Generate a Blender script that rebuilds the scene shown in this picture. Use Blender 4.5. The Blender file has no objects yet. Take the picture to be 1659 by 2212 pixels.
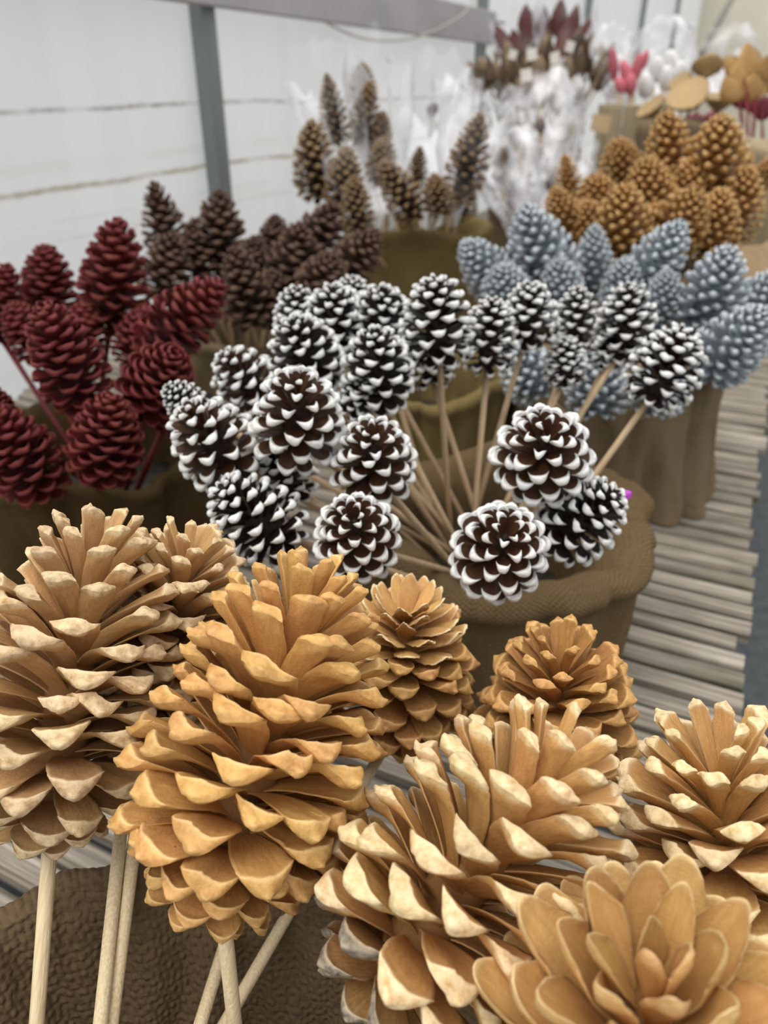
import bpy, math, random
import numpy as np
from mathutils import Vector, Matrix, noise

# ------------------------------------------------------------------ camera, world, exposure
F = 1600.0                       # focal length in pixels of the 1659x2212 frame
PITCH = math.radians(29.8)
BZ = 0.76                        # bench top
CAMZ = BZ + 0.62
scn = bpy.context.scene
cam_d = bpy.data.cameras.new('camera')
cam_d.sensor_fit = 'VERTICAL'
cam_d.lens = 6.86
cam_d.sensor_height = 2212 / F * 6.86
cam_d.sensor_width = 1659 / F * 6.86
cam_d.clip_start = 0.01
cam_d.dof.use_dof = True
cam_d.dof.focus_distance = 0.40
cam_d.dof.aperture_fstop = 1.8
cam = bpy.data.objects.new('camera', cam_d)
scn.collection.objects.link(cam)
cam.location = (0, 0, CAMZ)
cam.rotation_euler = (math.pi / 2 - PITCH, 0, 0)
scn.camera = cam

world = bpy.data.worlds.new('overcast'); scn.world = world
world.use_nodes = True
bg = world.node_tree.nodes['Background']
bg.inputs[0].default_value = (0.98, 0.99, 1.0, 1)
_wt = world.node_tree
_tc = _wt.nodes.new('ShaderNodeTexCoord'); _sx = _wt.nodes.new('ShaderNodeSeparateXYZ')
_mr = _wt.nodes.new('ShaderNodeMapRange')            # CIE overcast sky: zenith three times the horizon
_mr.inputs[1].default_value = 0.0; _mr.inputs[2].default_value = 1.0
_mr.inputs[3].default_value = 1.5 / 3; _mr.inputs[4].default_value = 1.5
_wt.links.new(_tc.outputs['Generated'], _sx.inputs[0]); _wt.links.new(_sx.outputs[2], _mr.inputs[0])
_wt.links.new(_mr.outputs[0], bg.inputs[1])
sun_d = bpy.data.lights.new('hazy_sun', 'SUN'); sun_d.energy = 2.3; sun_d.angle = math.radians(60)
sun_d.color = (1.0, 0.96, 0.9)
sun = bpy.data.objects.new('hazy_sun', sun_d); scn.collection.objects.link(sun)
sun.rotation_euler = (math.radians(8), math.radians(-24), 0)
vs = scn.view_settings
vs.view_transform = 'Standard'; vs.look = 'None'; vs.gamma = 1; vs.exposure = 0.05
vs.use_curve_mapping = False

# ------------------------------------------------------------------ helpers
C = scn.collection
CP, SP = math.cos(PITCH), math.sin(PITCH)
RIGHT = Vector((1, 0, 0)); UPC = Vector((0, SP, CP)); FWD = Vector((0, CP, -SP))
CAM = Vector((0, 0, CAMZ))
R = math.radians

def at(px, py, k):
    """world point on the ray of a pixel at depth k*F along the optical axis"""
    return CAM + RIGHT * ((px - 829.5) * k) + UPC * ((1106 - py) * k) + FWD * (F * k)

HEAD = R(26)
E = Vector((math.sin(HEAD), math.cos(HEAD), 0)); NN = Vector((math.cos(HEAD), -math.sin(HEAD), 0))
def en(e, n, z): return E * e + NN * n + Vector((0, 0, z))
BENCH_ROT = -HEAD

def link(name, data, parent=None):
    o = bpy.data.objects.new(name, data); C.objects.link(o)
    if parent is not None: o.parent = parent
    return o
def tag(o, label, cat, group=None, kind=None):
    o['label'] = label; o['category'] = cat
    if group: o['group'] = group
    if kind: o['kind'] = kind
    return o
def struct(o, label, cat='structure'):
    o['kind'] = 'structure'; o['label'] = label; o['category'] = cat
    return o
def mesh_from(name, v, f, mats=(), smooth=True, midx=None):
    me = bpy.data.meshes.new(name)
    me.from_pydata([tuple(p) for p in v], [], [tuple(q) for q in f])
    for m in mats: me.materials.append(m)
    if smooth: me.polygons.foreach_set('use_smooth', [True] * len(me.polygons))
    if midx is not None: me.polygons.foreach_set('material_index', midx)
    me.update()
    return me
def box_mesh(name, sx, sy, sz, mat, bev=0.0, z0=0.0):
    """box centred in x,y and from z0 to z0+sz with chamfered long edges"""
    b = min(bev, sx * .45, sy * .45, sz * .45)
    hx, hy = sx / 2, sy / 2
    if b <= 0:
        v = [(x, y, z) for z in (z0, z0 + sz) for x, y in ((-hx, -hy), (hx, -hy), (hx, hy), (-hx, hy))]
        f = [(3, 2, 1, 0), (4, 5, 6, 7)] + [(i, (i + 1) % 4, 4 + (i + 1) % 4, 4 + i) for i in range(4)]
        return mesh_from(name, v, f, [mat], False)
    rings = [(z0, b), (z0 + b, 0), (z0 + sz - b, 0), (z0 + sz, b)]
    v, f = [], []
    for z, i in rings:
        v += [(-hx + i, -hy + i, z), (hx - i, -hy + i, z), (hx - i, hy - i, z), (-hx + i, hy - i, z)]
    for r in range(3):
        for i in range(4):
            f.append((r * 4 + i, r * 4 + (i + 1) % 4, r * 4 + 4 + (i + 1) % 4, r * 4 + 4 + i))
    f += [(3, 2, 1, 0), (12, 13, 14, 15)]
    return mesh_from(name, v, f, [mat], False)
def tube_mesh(name, pts, rad, mat, n=8, cap=True):
    pts = [Vector(p) for p in pts]
    rads = rad if isinstance(rad, (list, tuple)) else [rad] * len(pts)
    v, f = [], []
    for i, p in enumerate(pts):
        d = (pts[min(i + 1, len(pts) - 1)] - pts[max(i - 1, 0)]).normalized()
        a = d.orthogonal().normalized() if i == 0 else (a - d * a.dot(d)).normalized()
        b = d.cross(a)
        for j in range(n):
            t = 2 * math.pi * j / n
            v.append(p + (a * math.cos(t) + b * math.sin(t)) * rads[i])
    for i in range(len(pts) - 1):
        for j in range(n):
            f.append((i * n + j, i * n + (j + 1) % n, (i + 1) * n + (j + 1) % n, (i + 1) * n + j))
    if cap:
        f.append(tuple(range(n))[::-1]); f.append(tuple((len(pts) - 1) * n + j for j in range(n)))
    return mesh_from(name, v, f, [mat])
def lathe_mesh(name, prof, mat, n=16, wob=0.0, seed=0):
    rr = random.Random(seed)
    ph = [rr.uniform(0, 6.28) for _ in range(3)]
    v, f = [], []
    for (r, z) in prof:
        for j in range(n):
            t = 2 * math.pi * j / n
            q = r * (1 + wob * (math.sin(3 * t + ph[0]) + .6 * math.sin(5 * t + ph[1] + z * 30)))
            v.append((q * math.cos(t), q * math.sin(t), z))
    for i in range(len(prof) - 1):
        for j in range(n):
            f.append((i * n + j, i * n + (j + 1) % n, (i + 1) * n + (j + 1) % n, (i + 1) * n + j))
    f.append(tuple(range(n))[::-1]); f.append(tuple((len(prof) - 1) * n + j for j in range(n)))
    return mesh_from(name, v, f, [mat])
def frame(z, hint=Vector((0, 0, 1))):
    z = z.normalized()
    x = hint.cross(z)
    if x.length < 1e-4: x = Vector((1, 0, 0)).cross(z)
    x.normalize(); y = z.cross(x)
    return Matrix((x, y, z)).transposed()
def key(t, ks):
    for (a, va), (b, vb) in zip(ks, ks[1:]):
        if t <= b: 
            q = max(0, (t - a) / (b - a)); return va + (vb - va) * q
    return ks[-1][1]
def sm(t):
    t = min(1, max(0, t)); return t * t * (3 - 2 * t)

# ------------------------------------------------------------------ materials
class NT:
    def __init__(s, name):
        s.m = bpy.data.materials.new(name); s.m.use_nodes = True
        s.t = s.m.node_tree; s.b = s.t.nodes['Principled BSDF']; s.out = s.t.nodes['Material Output']
    def n(s, typ, **kw):
        nd = s.t.nodes.new(typ)
        for k, v in kw.items():
            if k == 'i':
                for q, val in v.items(): s.put(nd, q, val)
            else: setattr(nd, k, v)
        return nd
    def put(s, nd, q, val):
        inp = nd.inputs[q]
        if isinstance(val, bpy.types.NodeSocket): s.t.links.new(val, inp)
        else: inp.default_value = val
    def math(s, op, a, b=0.0, c=None):
        nd = s.n('ShaderNodeMath', operation=op); s.put(nd, 0, a); s.put(nd, 1, b)
        if c is not None: s.put(nd, 2, c)
        return nd.outputs[0]
    def mix(s, f, a, b, mode='MIX'):
        nd = s.n('ShaderNodeMix', data_type='RGBA', blend_type=mode)
        s.put(nd, 0, f)
        for q, v in ((6, a), (7, b)):
            s.put(nd, q, v if isinstance(v, bpy.types.NodeSocket) else (*v[:3], 1))
        return nd.outputs[2]
    def noise(s, vec, scale, detail=3, rough=.55):
        nd = s.n('ShaderNodeTexNoise', i={'Scale': scale, 'Detail': detail, 'Roughness': rough})
        if vec is not None: s.put(nd, 'Vector', vec)
        return nd.outputs['Fac']
    def ramp(s, f, a, b, lo=0.0, hi=1.0):
        nd = s.n('ShaderNodeMapRange', i={0: f, 1: a, 2: b, 3: lo, 4: hi}); return nd.outputs[0]
    def vmap(s, vec, scale, loc=None):
        nd = s.n('ShaderNodeMapping'); s.put(nd, 'Vector', vec); nd.inputs['Scale'].default_value = scale
        if loc is not None: s.put(nd, 'Location', loc)
        return nd.outputs[0]
    def bump(s, h, st, dist):
        nd = s.n('ShaderNodeBump', i={'Strength': st, 'Distance': dist, 'Height': h})
        s.put(s.b, 'Normal', nd.outputs[0])
    def set(s, **kw):
        for k, v in kw.items():
            k = k.replace('_', ' ')
            if not isinstance(v, bpy.types.NodeSocket) and k == 'Base Color': v = (*v[:3], 1)
            s.put(s.b, k, v)
        return s.m

def scale_mat(name, body, body2, rim, front, front2, rough=.6, metal=0.0, spec=.4, streak=1.0, mott=.55, base_dark=None, coat=0.0):
    """a pine cone scale: streaked body, lighter rim (worn, on gold a painted highlight), mottled shield at the end (attribute part = rim, length, front)"""
    s = NT(name)
    tc = s.n('ShaderNodeTexCoord').outputs['Object']
    oi = s.n('ShaderNodeObjectInfo').outputs['Random']
    off = s.n('ShaderNodeCombineXYZ', i={0: s.math('MULTIPLY', oi, 37.), 1: s.math('MULTIPLY', oi, 91.), 2: 0.0}).outputs[0]
    st = s.noise(s.vmap(tc, (2.2, 26, 26), off), 1.0, 4)
    mo = s.noise(s.vmap(tc, (9, 9, 9), off), 1.0, 5, .65)
    fine = s.noise(s.vmap(tc, (40, 40, 40), off), 1.0, 5, .65)
    at_ = s.n('ShaderNodeVertexColor', layer_name='part').outputs[0]
    sep = s.n('ShaderNodeSeparateColor', i={0: at_})
    c = s.mix(s.ramp(st, .5 - .3 * streak, .5 + .3 * streak), body2, body)
    blot = s.ramp(mo, .52, .72)
    c = s.mix(s.math('MULTIPLY', blot, .45), c, body2)
    fr = s.mix(s.ramp(mo, mott - .14, mott + .14), front, front2)
    c = s.mix(sep.outputs[2], c, fr)
    c = s.mix(s.math('MULTIPLY', sep.outputs[0], s.ramp(fine, .25, .6, .35, 1.0)), c, rim)
    vr = s.ramp(oi, 0, 1, .84, 1.1)
    hsv = s.n('ShaderNodeHueSaturation', i={'Value': vr, 'Color': c, 'Hue': s.ramp(s.math('FRACT', s.math('MULTIPLY', oi, 17.3)), 0, 1, .494, .506)})
    s.bump(s.math('ADD', s.math('MULTIPLY', st, .6), s.math('ADD', fine, mo)), .45, .001)
    return s.set(Base_Color=hsv.outputs[0], Roughness=rough, Metallic=metal, Specular_IOR_Level=spec, Coat_Weight=coat)

def plain_noise(name, a, b, scale=8, rough=.7, stretch=(1, 1, 1), metal=0.0, bump=.2, spec=.4, coords='Object'):
    s = NT(name)
    tc = s.n('ShaderNodeTexCoord').outputs[coords]
    oi = s.n('ShaderNodeObjectInfo').outputs['Random']
    off = s.n('ShaderNodeCombineXYZ', i={0: s.math('MULTIPLY', oi, 17.), 1: s.math('MULTIPLY', oi, 41.), 2: 0.0}).outputs[0]
    n = s.noise(s.vmap(tc, stretch, off), scale, 5)
    c = s.mix(s.ramp(n, .32, .68), a, b)
    hs = s.n('ShaderNodeHueSaturation', i={'Color': c, 'Value': s.ramp(oi, 0, 1, .88, 1.1)})
    s.bump(n, bump, .002)
    return s.set(Base_Color=hs.outputs[0], Roughness=rough, Metallic=metal, Specular_IOR_Level=spec)

def burlap_mat(name, a, b, pitch, bump=.8, fine=False):
    s = NT(name)
    uv = s.n('ShaderNodeUVMap').outputs[0]
    tc = s.n('ShaderNodeTexCoord').outputs['Object']
    nd = s.n('ShaderNodeTexNoise', i={'Vector': uv, 'Scale': .35 / pitch, 'Detail': 2.0})
    dist = s.n('ShaderNodeVectorMath', operation='MULTIPLY_ADD')
    s.put(dist, 0, nd.outputs['Color']); dist.inputs[1].default_value = (pitch * .9,) * 3; s.put(dist, 2, uv)
    sp = s.n('ShaderNodeSeparateXYZ', i={0: dist.outputs[0]})
    su = s.math('SINE', s.math('MULTIPLY', sp.outputs[0], 2 * math.pi / pitch / 2 * 1.0))
    sv = s.math('SINE', s.math('MULTIPLY', sp.outputs[1], 2 * math.pi / pitch / 2 * 1.0))
    h = s.math('MULTIPLY', su, sv)
    threads = s.math('ADD', s.math('ABSOLUTE', su), s.math('ABSOLUTE', sv))
    hh = s.math('ADD', h, s.math('MULTIPLY', threads, .6))
    big = s.noise(tc, 9, 4)
    tu = s.noise(s.vmap(uv, (1.0 / pitch, .06 / pitch, 1)), 1.0, 2)
    tv = s.noise(s.vmap(uv, (.06 / pitch, 1.0 / pitch, 1)), 1.0, 2)
    fib = s.noise(uv, 2.4 / pitch, 5, .75)
    f = s.math('ADD', s.math('MULTIPLY', s.math('ADD', tu, tv), .35), s.math('ADD', s.math('MULTIPLY', big, .3), s.math('MULTIPLY', fib, .4)))
    c = s.mix(s.ramp(f, .45, .72), a, b)
    s.bump(s.math('ADD', hh, s.math('MULTIPLY', fib, .8)), bump * (.35 if fine else 1), pitch * .6)
    return s.set(Base_Color=c, Roughness=.95, Specular_IOR_Level=.1)

# --- colours
M = {}
M['tan_gold'] = scale_mat('tan_gold_scale', (.68, .385, .135), (.50, .255, .075), (.86, .58, .25), (.68, .39, .13), (.46, .235, .065), rough=.55, spec=.35)
M['tan_petal'] = scale_mat('tan_petal_scale', (.66, .40, .155), (.50, .27, .085), (.90, .68, .36), (.74, .48, .20), (.56, .32, .11), rough=.5, spec=.35, streak=1.1)
M['tan_pale'] = scale_mat('tan_pale_scale', (.64, .395, .17), (.45, .26, .105), (.84, .66, .40), (.78, .59, .35), (.42, .25, .11), rough=.65, spec=.25)
M['tan_cream'] = scale_mat('tan_cream_scale', (.68, .40, .15), (.49, .26, .085), (.88, .70, .42), (.85, .67, .40), (.55, .34, .13), rough=.6, spec=.3)
M['tan_dark'] = scale_mat('tan_dark_scale', (.54, .28, .09), (.32, .15, .045), (.74, .45, .17), (.58, .32, .11), (.36, .17, .055), rough=.6, spec=.3)
M['red'] = scale_mat('red_scale', (.165, .022, .018), (.085, .009, .008), (.34, .085, .072), (.21, .038, .034), (.12, .015, .013), rough=.55, spec=.3)
M['brown'] = scale_mat('brown_scale', (.10, .045, .022), (.04, .018, .011), (.24, .14, .095), (.21, .125, .088), (.09, .046, .031), rough=.6, spec=.35)
M['bw_body'] = scale_mat('snow_body_scale', (.11, .042, .013), (.028, .011, .006), (.10, .045, .02), (.08, .03, .012), (.03, .012, .007), rough=.4, spec=.5)
M['bw_dark'] = scale_mat('snow_dark_scale', (.030, .013, .008), (.012, .006, .005), (.05, .025, .015), (.03, .013, .008), (.015, .008, .006), rough=.45, spec=.45)
M['white_tip'] = plain_noise('white_paint', (.88, .88, .86), (.74, .73, .70), 14, .55, bump=.5)
M['silver'] = scale_mat('silver_scale', (.43, .48, .52), (.27, .31, .345), (.84, .88, .91), (.70, .75, .79), (.45, .50, .54), rough=.34, metal=.4, spec=.6)
M['gold'] = scale_mat('gold_scale', (.54, .28, .08), (.26, .12, .028), (1.0, .72, .36), (.78, .46, .17), (.42, .21, .055), rough=.32, metal=.45, spec=.6)  # bright rim colour paints highlights onto the scale edges
M['frost'] = scale_mat('bronze_scale', (.20, .105, .05), (.09, .045, .022), (.66, .46, .22), (.50, .34, .17), (.20, .11, .06), rough=.4, metal=.15, spec=.5)
M['core_tan'] = plain_noise('core_tan', (.22, .11, .035), (.32, .17, .06), 60)
M['core_dark'] = plain_noise('core_dark', (.018, .009, .006), (.04, .02, .012), 60)
M['core_red'] = plain_noise('core_red', (.035, .003, .004), (.06, .005, .006), 60)
M['core_silver'] = plain_noise('core_silver', (.16, .19, .21), (.24, .28, .30), 60, .5)
M['core_gold'] = plain_noise('core_gold', (.20, .09, .02), (.30, .14, .035), 60, .5)
M['dowel'] = plain_noise('dowel_wood', (.84, .70, .46), (.68, .52, .30), 6, .6, (120, 120, 2), bump=.4)
M['dowel_dull'] = plain_noise('bamboo_wood', (.58, .42, .26), (.44, .31, .18), 8, .6, (30, 30, 1.2))
M['red_stick'] = plain_noise('red_stick', (.16, .012, .014), (.10, .008, .01), 12, .5)
M['filler'] = plain_noise('dark_filler', (.02, .016, .012), (.05, .04, .028), 40, .95)
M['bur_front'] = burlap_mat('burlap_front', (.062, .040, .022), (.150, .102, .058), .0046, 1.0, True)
M['bur_mid'] = burlap_mat('burlap_mid', (.105, .066, .029), (.22, .148, .072), .0030, .9)
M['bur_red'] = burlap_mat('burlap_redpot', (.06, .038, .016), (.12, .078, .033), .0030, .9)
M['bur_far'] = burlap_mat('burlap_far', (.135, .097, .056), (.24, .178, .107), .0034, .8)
M['bur_olive'] = burlap_mat('burlap_olive', (.15, .105, .04), (.25, .185, .075), .0036, .8)
M['bur_pale'] = burlap_mat('burlap_pale', (.36, .28, .17), (.52, .42, .27), .0036, .8)
M['metal'] = plain_noise('galvanised_steel', (.20, .23, .235), (.28, .31, .31), 5, .5, (1, 1, .3), metal=.3)
M['metal_dark'] = plain_noise('dark_steel', (.06, .07, .07), (.10, .11, .11), 5, .5, metal=.3)
M['board'] = plain_noise('grey_board', (.42, .40, .41), (.52, .49, .50), 4, .6)
M['cable'] = plain_noise('cable_plastic', (.20, .19, .16), (.28, .27, .23), 10, .5)
M['cable_pale'] = plain_noise('cable_pale', (.55, .50, .42), (.62, .57, .48), 10, .5)

def slat_mat():
    s = NT('weathered_slat')
    tc = s.n('ShaderNodeTexCoord').outputs['Object']
    oi = s.n('ShaderNodeObjectInfo').outputs['Random']
    off = s.n('ShaderNodeCombineXYZ', i={0: s.math('MULTIPLY', oi, 27.), 1: s.math('MULTIPLY', oi, 71.), 2: 0.0}).outputs[0]
    st = s.noise(s.vmap(tc, (5, 220, 120), off), 1.0, 5, .65)
    big = s.noise(s.vmap(tc, (7, 20, 9), off), 1.0, 4)
    c = s.mix(s.ramp(st, .33, .66), (.14, .11, .08), (.56, .50, .415))
    c = s.mix(s.ramp(big, .45, .75, 0, .6), c, (.20, .172, .138))
    sx = s.n('ShaderNodeSeparateXYZ', i={0: tc})
    edge = s.ramp(sx.outputs[0], -.18, .02)
    mz = s.ramp(sx.outputs[2], .0, -.012)
    moss = s.math('MULTIPLY', s.math('MULTIPLY', edge, s.ramp(big, .42, .58)), s.math('ADD', s.math('MULTIPLY', mz, .8), .28))
    c = s.mix(moss, c, (.05, .075, .018))
    hs = s.n('ShaderNodeHueSaturation', i={'Color': c, 'Value': s.ramp(oi, 0, 1, .72, 1.08)})
    s.bump(st, .5, .0025)
    return s.set(Base_Color=hs.outputs[0], Roughness=.85, Specular_IOR_Level=.25)
M['slat'] = slat_mat()
M['joist'] = plain_noise('joist_wood', (.16, .13, .10), (.24, .20, .16), 4, .9, (1, 12, 12))

def film_mat():
    s = NT('poly_film')
    tc = s.n('ShaderNodeTexCoord').outputs['Object']           # x along wall, z height above bench
    sx = s.n('ShaderNodeSeparateXYZ', i={0: tc})
    wav = s.noise(s.vmap(tc, (1.1, 1, .05)), 1.0, 3)
    z = s.math('ADD', sx.outputs[2], s.math('MULTIPLY', s.math('SUBTRACT', wav, .5), .05))
    fuzz = s.noise(s.vmap(tc, (30, 1, 60)), 1.0, 4, .7)
    c = (.835, .845, .84)
    streak = s.noise(s.vmap(tc, (9, 1, .8)), 1.0, 4)
    col = s.mix(s.ramp(streak, .35, .75, 0, .35), c, (.68, .70, .705))
    haze = s.noise(s.vmap(tc, (1.2, 1, 9)), 1.0, 3)
    col = s.mix(s.math('MULTIPLY', s.ramp(haze, .5, .8, 0, .4), s.ramp(sx.outputs[2], .6, .3)), col, (.70, .69, .64))
    for zz, w, dark, tone, brk in ((.578, .008, .85, (.30, .28, .25), .42), (.405, .010, .9, (.38, .32, .22), .36), (.285, .004, .45, (.45, .44, .42), .45), (.33, .004, .35, (.5, .48, .44), .5), (.455, .02, .18, (.55, .5, .4), .45)):
        d = s.math('ABSOLUTE', s.math('SUBTRACT', z, zz))
        f = s.ramp(s.math('ADD', d, s.math('MULTIPLY', s.math('SUBTRACT', fuzz, .5), .016)), w, 0, 0, dark)
        brk_ = s.ramp(s.noise(s.vmap(tc, (4 + zz * 5, 1, 1)), 1.0, 3), brk - .12, brk + .12)
        col = s.mix(s.math('MULTIPLY', f, brk_), col, tone)
    s.bump(s.math('ADD', s.noise(s.vmap(tc, (5, 1, 1.2)), 1.0, 3), s.math('MULTIPLY', streak, .5)), .35, .03)
    s.set(Base_Color=col, Roughness=.35, Specular_IOR_Level=.4)
    tr = s.n('ShaderNodeBsdfTranslucent'); s.put(tr, 'Color', col)
    mx = s.n('ShaderNodeMixShader'); s.put(mx, 0, .5)
    s.t.links.new(s.b.outputs[0], mx.inputs[1]); s.t.links.new(tr.outputs[0], mx.inputs[2])
    s.t.links.new(mx.outputs[0], s.out.inputs[0])
    return s.m
M['film'] = film_mat()
M['cream'] = plain_noise('cream_panel', (.66, .62, .50), (.72, .68, .56), 3, .6)
M['ground'] = plain_noise('ground_fabric', (.05, .056, .06), (.085, .092, .098), 30, .8)

def cello_mat(name, white, col=(.9, .9, .92)):
    s = NT(name)
    tc = s.n('ShaderNodeTexCoord').outputs['Object']
    n = s.noise(tc, 11, 2, .45)
    s.bump(n, .5, .01)
    s.set(Base_Color=col, Roughness=.18, Specular_IOR_Level=.9)
    tr = s.n('ShaderNodeBsdfTransparent')
    lw = s.n('ShaderNodeFresnel', i={0: 1.35})
    f = s.math('ADD', s.math('MULTIPLY', lw.outputs[0], .5), s.math('MULTIPLY', s.ramp(n, .42, .62), white))
    mx = s.n('ShaderNodeMixShader'); s.put(mx, 0, f)
    s.t.links.new(tr.outputs[0], mx.inputs[1]); s.t.links.new(s.b.outputs[0], mx.inputs[2])
    s.t.links.new(mx.outputs[0], s.out.inputs[0])
    return s.m
M['cello'] = cello_mat('cellophane', .07)
M['cello_white'] = cello_mat('white_cellophane', .62, (.80, .79, .81))
M['pod'] = plain_noise('pod_brown', (.17, .115, .07), (.36, .27, .18), 30, .8, (1, 1, .25))
M['pod_dark'] = plain_noise('pod_dark', (.05, .035, .028), (.10, .07, .05), 30, .8, (1, 1, .25))
M['maroon'] = plain_noise('maroon_petal', (.10, .022, .022), (.19, .055, .05), 20, .6, (1, 1, .3))
M['pink'] = plain_noise('pink_bloom', (.55, .10, .15), (.72, .24, .28), 24, .7)
M['burgundy'] = plain_noise('burgundy_bloom', (.12, .012, .025), (.32, .06, .09), 24, .7)
M['white_fluff'] = plain_noise('white_fluff', (.80, .78, .76), (.88, .87, .86), 24, .9)
M['lotus'] = plain_noise('lotus_gold', (.28, .18, .075), (.42, .285, .125), 14, .5, metal=.1)
M['lotus_dark'] = plain_noise('lotus_hole', (.30, .19, .07), (.38, .25, .10), 14, .8)
M['leaf_gold'] = plain_noise('leaf_gold', (.30, .165, .05), (.44, .26, .09), 12, .5, metal=.15)
M['tag'] = plain_noise('paper_tag', (.80, .74, .66), (.86, .80, .73), 10, .8)
M['kraft'] = plain_noise('kraft_paper', (.46, .32, .17), (.56, .40, .23), 10, .8)
M['plank'] = plain_noise('planter_wood', (.30, .24, .14), (.40, .33, .21), 5, .8, (9, 9, 1))
M['magenta'] = plain_noise('magenta_petal', (.55, .06, .60), (.66, .12, .70), 40, .6)
M['twig'] = plain_noise('dark_twig', (.07, .055, .05), (.12, .09, .08), 20, .7)

# ------------------------------------------------------------------ the place: ground, film wall, frame, end wall
def quad_obj(name, pts, mat, sub=1):
    return link(name, mesh_from(name, pts, [tuple(range(len(pts)))], [mat], False))
g = quad_obj('floor', [en(-3, -1.7, 0), en(-3, 4, 0), en(15, 4, 0), en(15, -1.7, 0)], M['ground'])
struct(g, 'dark grey ground fabric under and beside the bench', 'floor')

# film wall: slightly rippled sheet
WALL_N = -1.56
nx, nz = 220, 26
v, f = [], []
for i in range(nx + 1):
    for j in range(nz + 1):
        x = -3 + 17.5 * i / nx; z = -.76 + 3.0 * j / nz
        y = .025 * noise.noise(Vector((x * 1.6, z * .7, 3))) + .012 * noise.noise(Vector((x * 6 + z * 2, z * 1.5, 9)))
        v.append((x, y, z))
for i in range(nx):
    for j in range(nz):
        a = i * (nz + 1) + j
        f.append((a, a + nz + 1, a + nz + 2, a + 1))
wl = link('wall_left', mesh_from('wall_left', v, f, [M['film']]))
wl.matrix_world = Matrix.Translation(en(0, WALL_N - .05, BZ)) @ Matrix.Rotation(math.pi / 2 - HEAD, 4, 'Z')
struct(wl, 'translucent white plastic film wall with brown dirt lines', 'wall')
# the other film walls of the greenhouse (behind and right of the camera)
def film_wall(name, e0, n0, e1, n1, label):
    a, b = en(e0, n0, 0), en(e1, n1, 0); d = b - a
    o = link(name, mesh_from(name, [(0, 0, -BZ), (d.length, 0, -BZ), (d.length, 0, 1.7), (0, 0, 1.7)], [(0, 1, 2, 3)], [M['film']], False))
    o.matrix_world = Matrix.Translation(a + Vector((0, 0, BZ))) @ Matrix.Rotation(math.atan2(d.y, d.x), 4, 'Z')
    struct(o, label, 'wall')
film_wall('wall_right', 14.3, 4.0, -3, 4.0, 'film wall on the far side of the aisle, out of the picture')
film_wall('wall_front', -3, 4.0, -3, -1.6, 'film wall behind the viewer, out of the picture')
# frame posts
pm = box_mesh('frame_post', .06, .045, 2.9, M['metal'], .004)
for i, e in enumerate((2.03, 4.36, 6.70, 9.05, 11.4)):
    o = link('frame_post', pm)
    o.matrix_world = Matrix.Translation(en(e, WALL_N, 0)) @ Matrix.Rotation(math.pi / 2 - HEAD, 4, 'Z')
    d = ('nearest the brown cones', 'behind the dark red pods', 'third from the left above the maroon pods', 'fourth from the left above the pink blooms', 'farthest, above the white blooms')[i]
    tag(o, 'grey galvanised steel post against the film wall, ' + d, 'post', 'greenhouse frame posts')
# rail board between posts
bm_ = box_mesh('rail_board', 4.66 + 2.5, .03, .145, M['board'], .004)
o = link('rail_board', bm_); o.matrix_world = Matrix.Translation(en(.83 + .0, WALL_N + .045, BZ + .815)) @ Matrix.Rotation(math.pi / 2 - HEAD, 4, 'Z')
tag(o, 'long grey horizontal board fixed along the posts of the film wall', 'board')
# cables under the board
def cable(name, pts, rad, mat, label):
    # catmull-rom resample
    P = [Vector(p) for p in pts]; out = []
    for i in range(len(P) - 1):
        p0, p1, p2, p3 = P[max(i - 1, 0)], P[i], P[i + 1], P[min(i + 2, len(P) - 1)]
        for q in range(8):
            t = q / 8
            out.append(.5 * ((2 * p1) + (p2 - p0) * t + (2 * p0 - 5 * p1 + 4 * p2 - p3) * t * t + (3 * p1 - p0 - 3 * p2 + p3) * t ** 3))
    out.append(P[-1])
    o = link(name, tube_mesh(name, out, rad, mat, 6)); return tag(o, label, 'cable', 'cables along the rail board')
cable('cable', [at(600, -30, .00150), at(690, 40, .00160), at(780, 82, .00178), at(860, 88, .0019), at(930, 70, .0020), at(1000, 30, .0021), at(1025, -5, .00215)], .0038, M['cable_pale'], 'pale cable sagging below the grey rail board')
cable('cable', [at(660, -30, .00158), at(740, 10, .00172), at(840, 42, .0019), at(930, 40, .0021), at(1030, 30, .0023)], .006, M['cable'], 'dark cable running across the face of the grey rail board')
cable('cable', [at(1046, 20, .0024), at(1062, 44, .0024), at(1090, 50, .0025)], .006, M['metal_dark'], 'short dark cable end looping from the second post')
# end wall
ew = quad_obj('wall_back', [en(14.3, -1.9, 0), en(14.3, 6, 0), en(14.3, 6, 4), en(14.3, -1.9, 4)], M['cream'])
struct(ew, 'cream coloured end wall of the greenhouse', 'wall')
fl = link('end_brace', tube_mesh('end_brace', [at(1600, -40, .0064), at(1490, 165, .0064)], .05, M['cable'], 4))
tag(fl, 'slanting grey brace in front of the cream end wall', 'brace')
dr = link('door_1', None); dr.location = at(1640, 100, .0072); dr['kind'] = 'structure'; dr['label'] = 'dark framed door in the cream end wall'; dr['category'] = 'door'
def local_tube(name, parent, pts, rad, mat, n=6):
    return link(name, tube_mesh(name, [Vector(p) - parent.location for p in pts], rad, mat, n), parent)
local_tube('door_stile', dr, [at(1630, -40, .0072), at(1602, 160, .0072)], .028, M['metal_dark'], 4)
local_tube('door_rail', dr, [at(1618, 45, .0072), at(1720, 56, .0072)], .024, M['metal_dark'], 4)
local_tube('door_stile', dr, [at(1730, -40, .0072), at(1702, 160, .0072)], .028, M['metal_dark'], 4)

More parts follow.
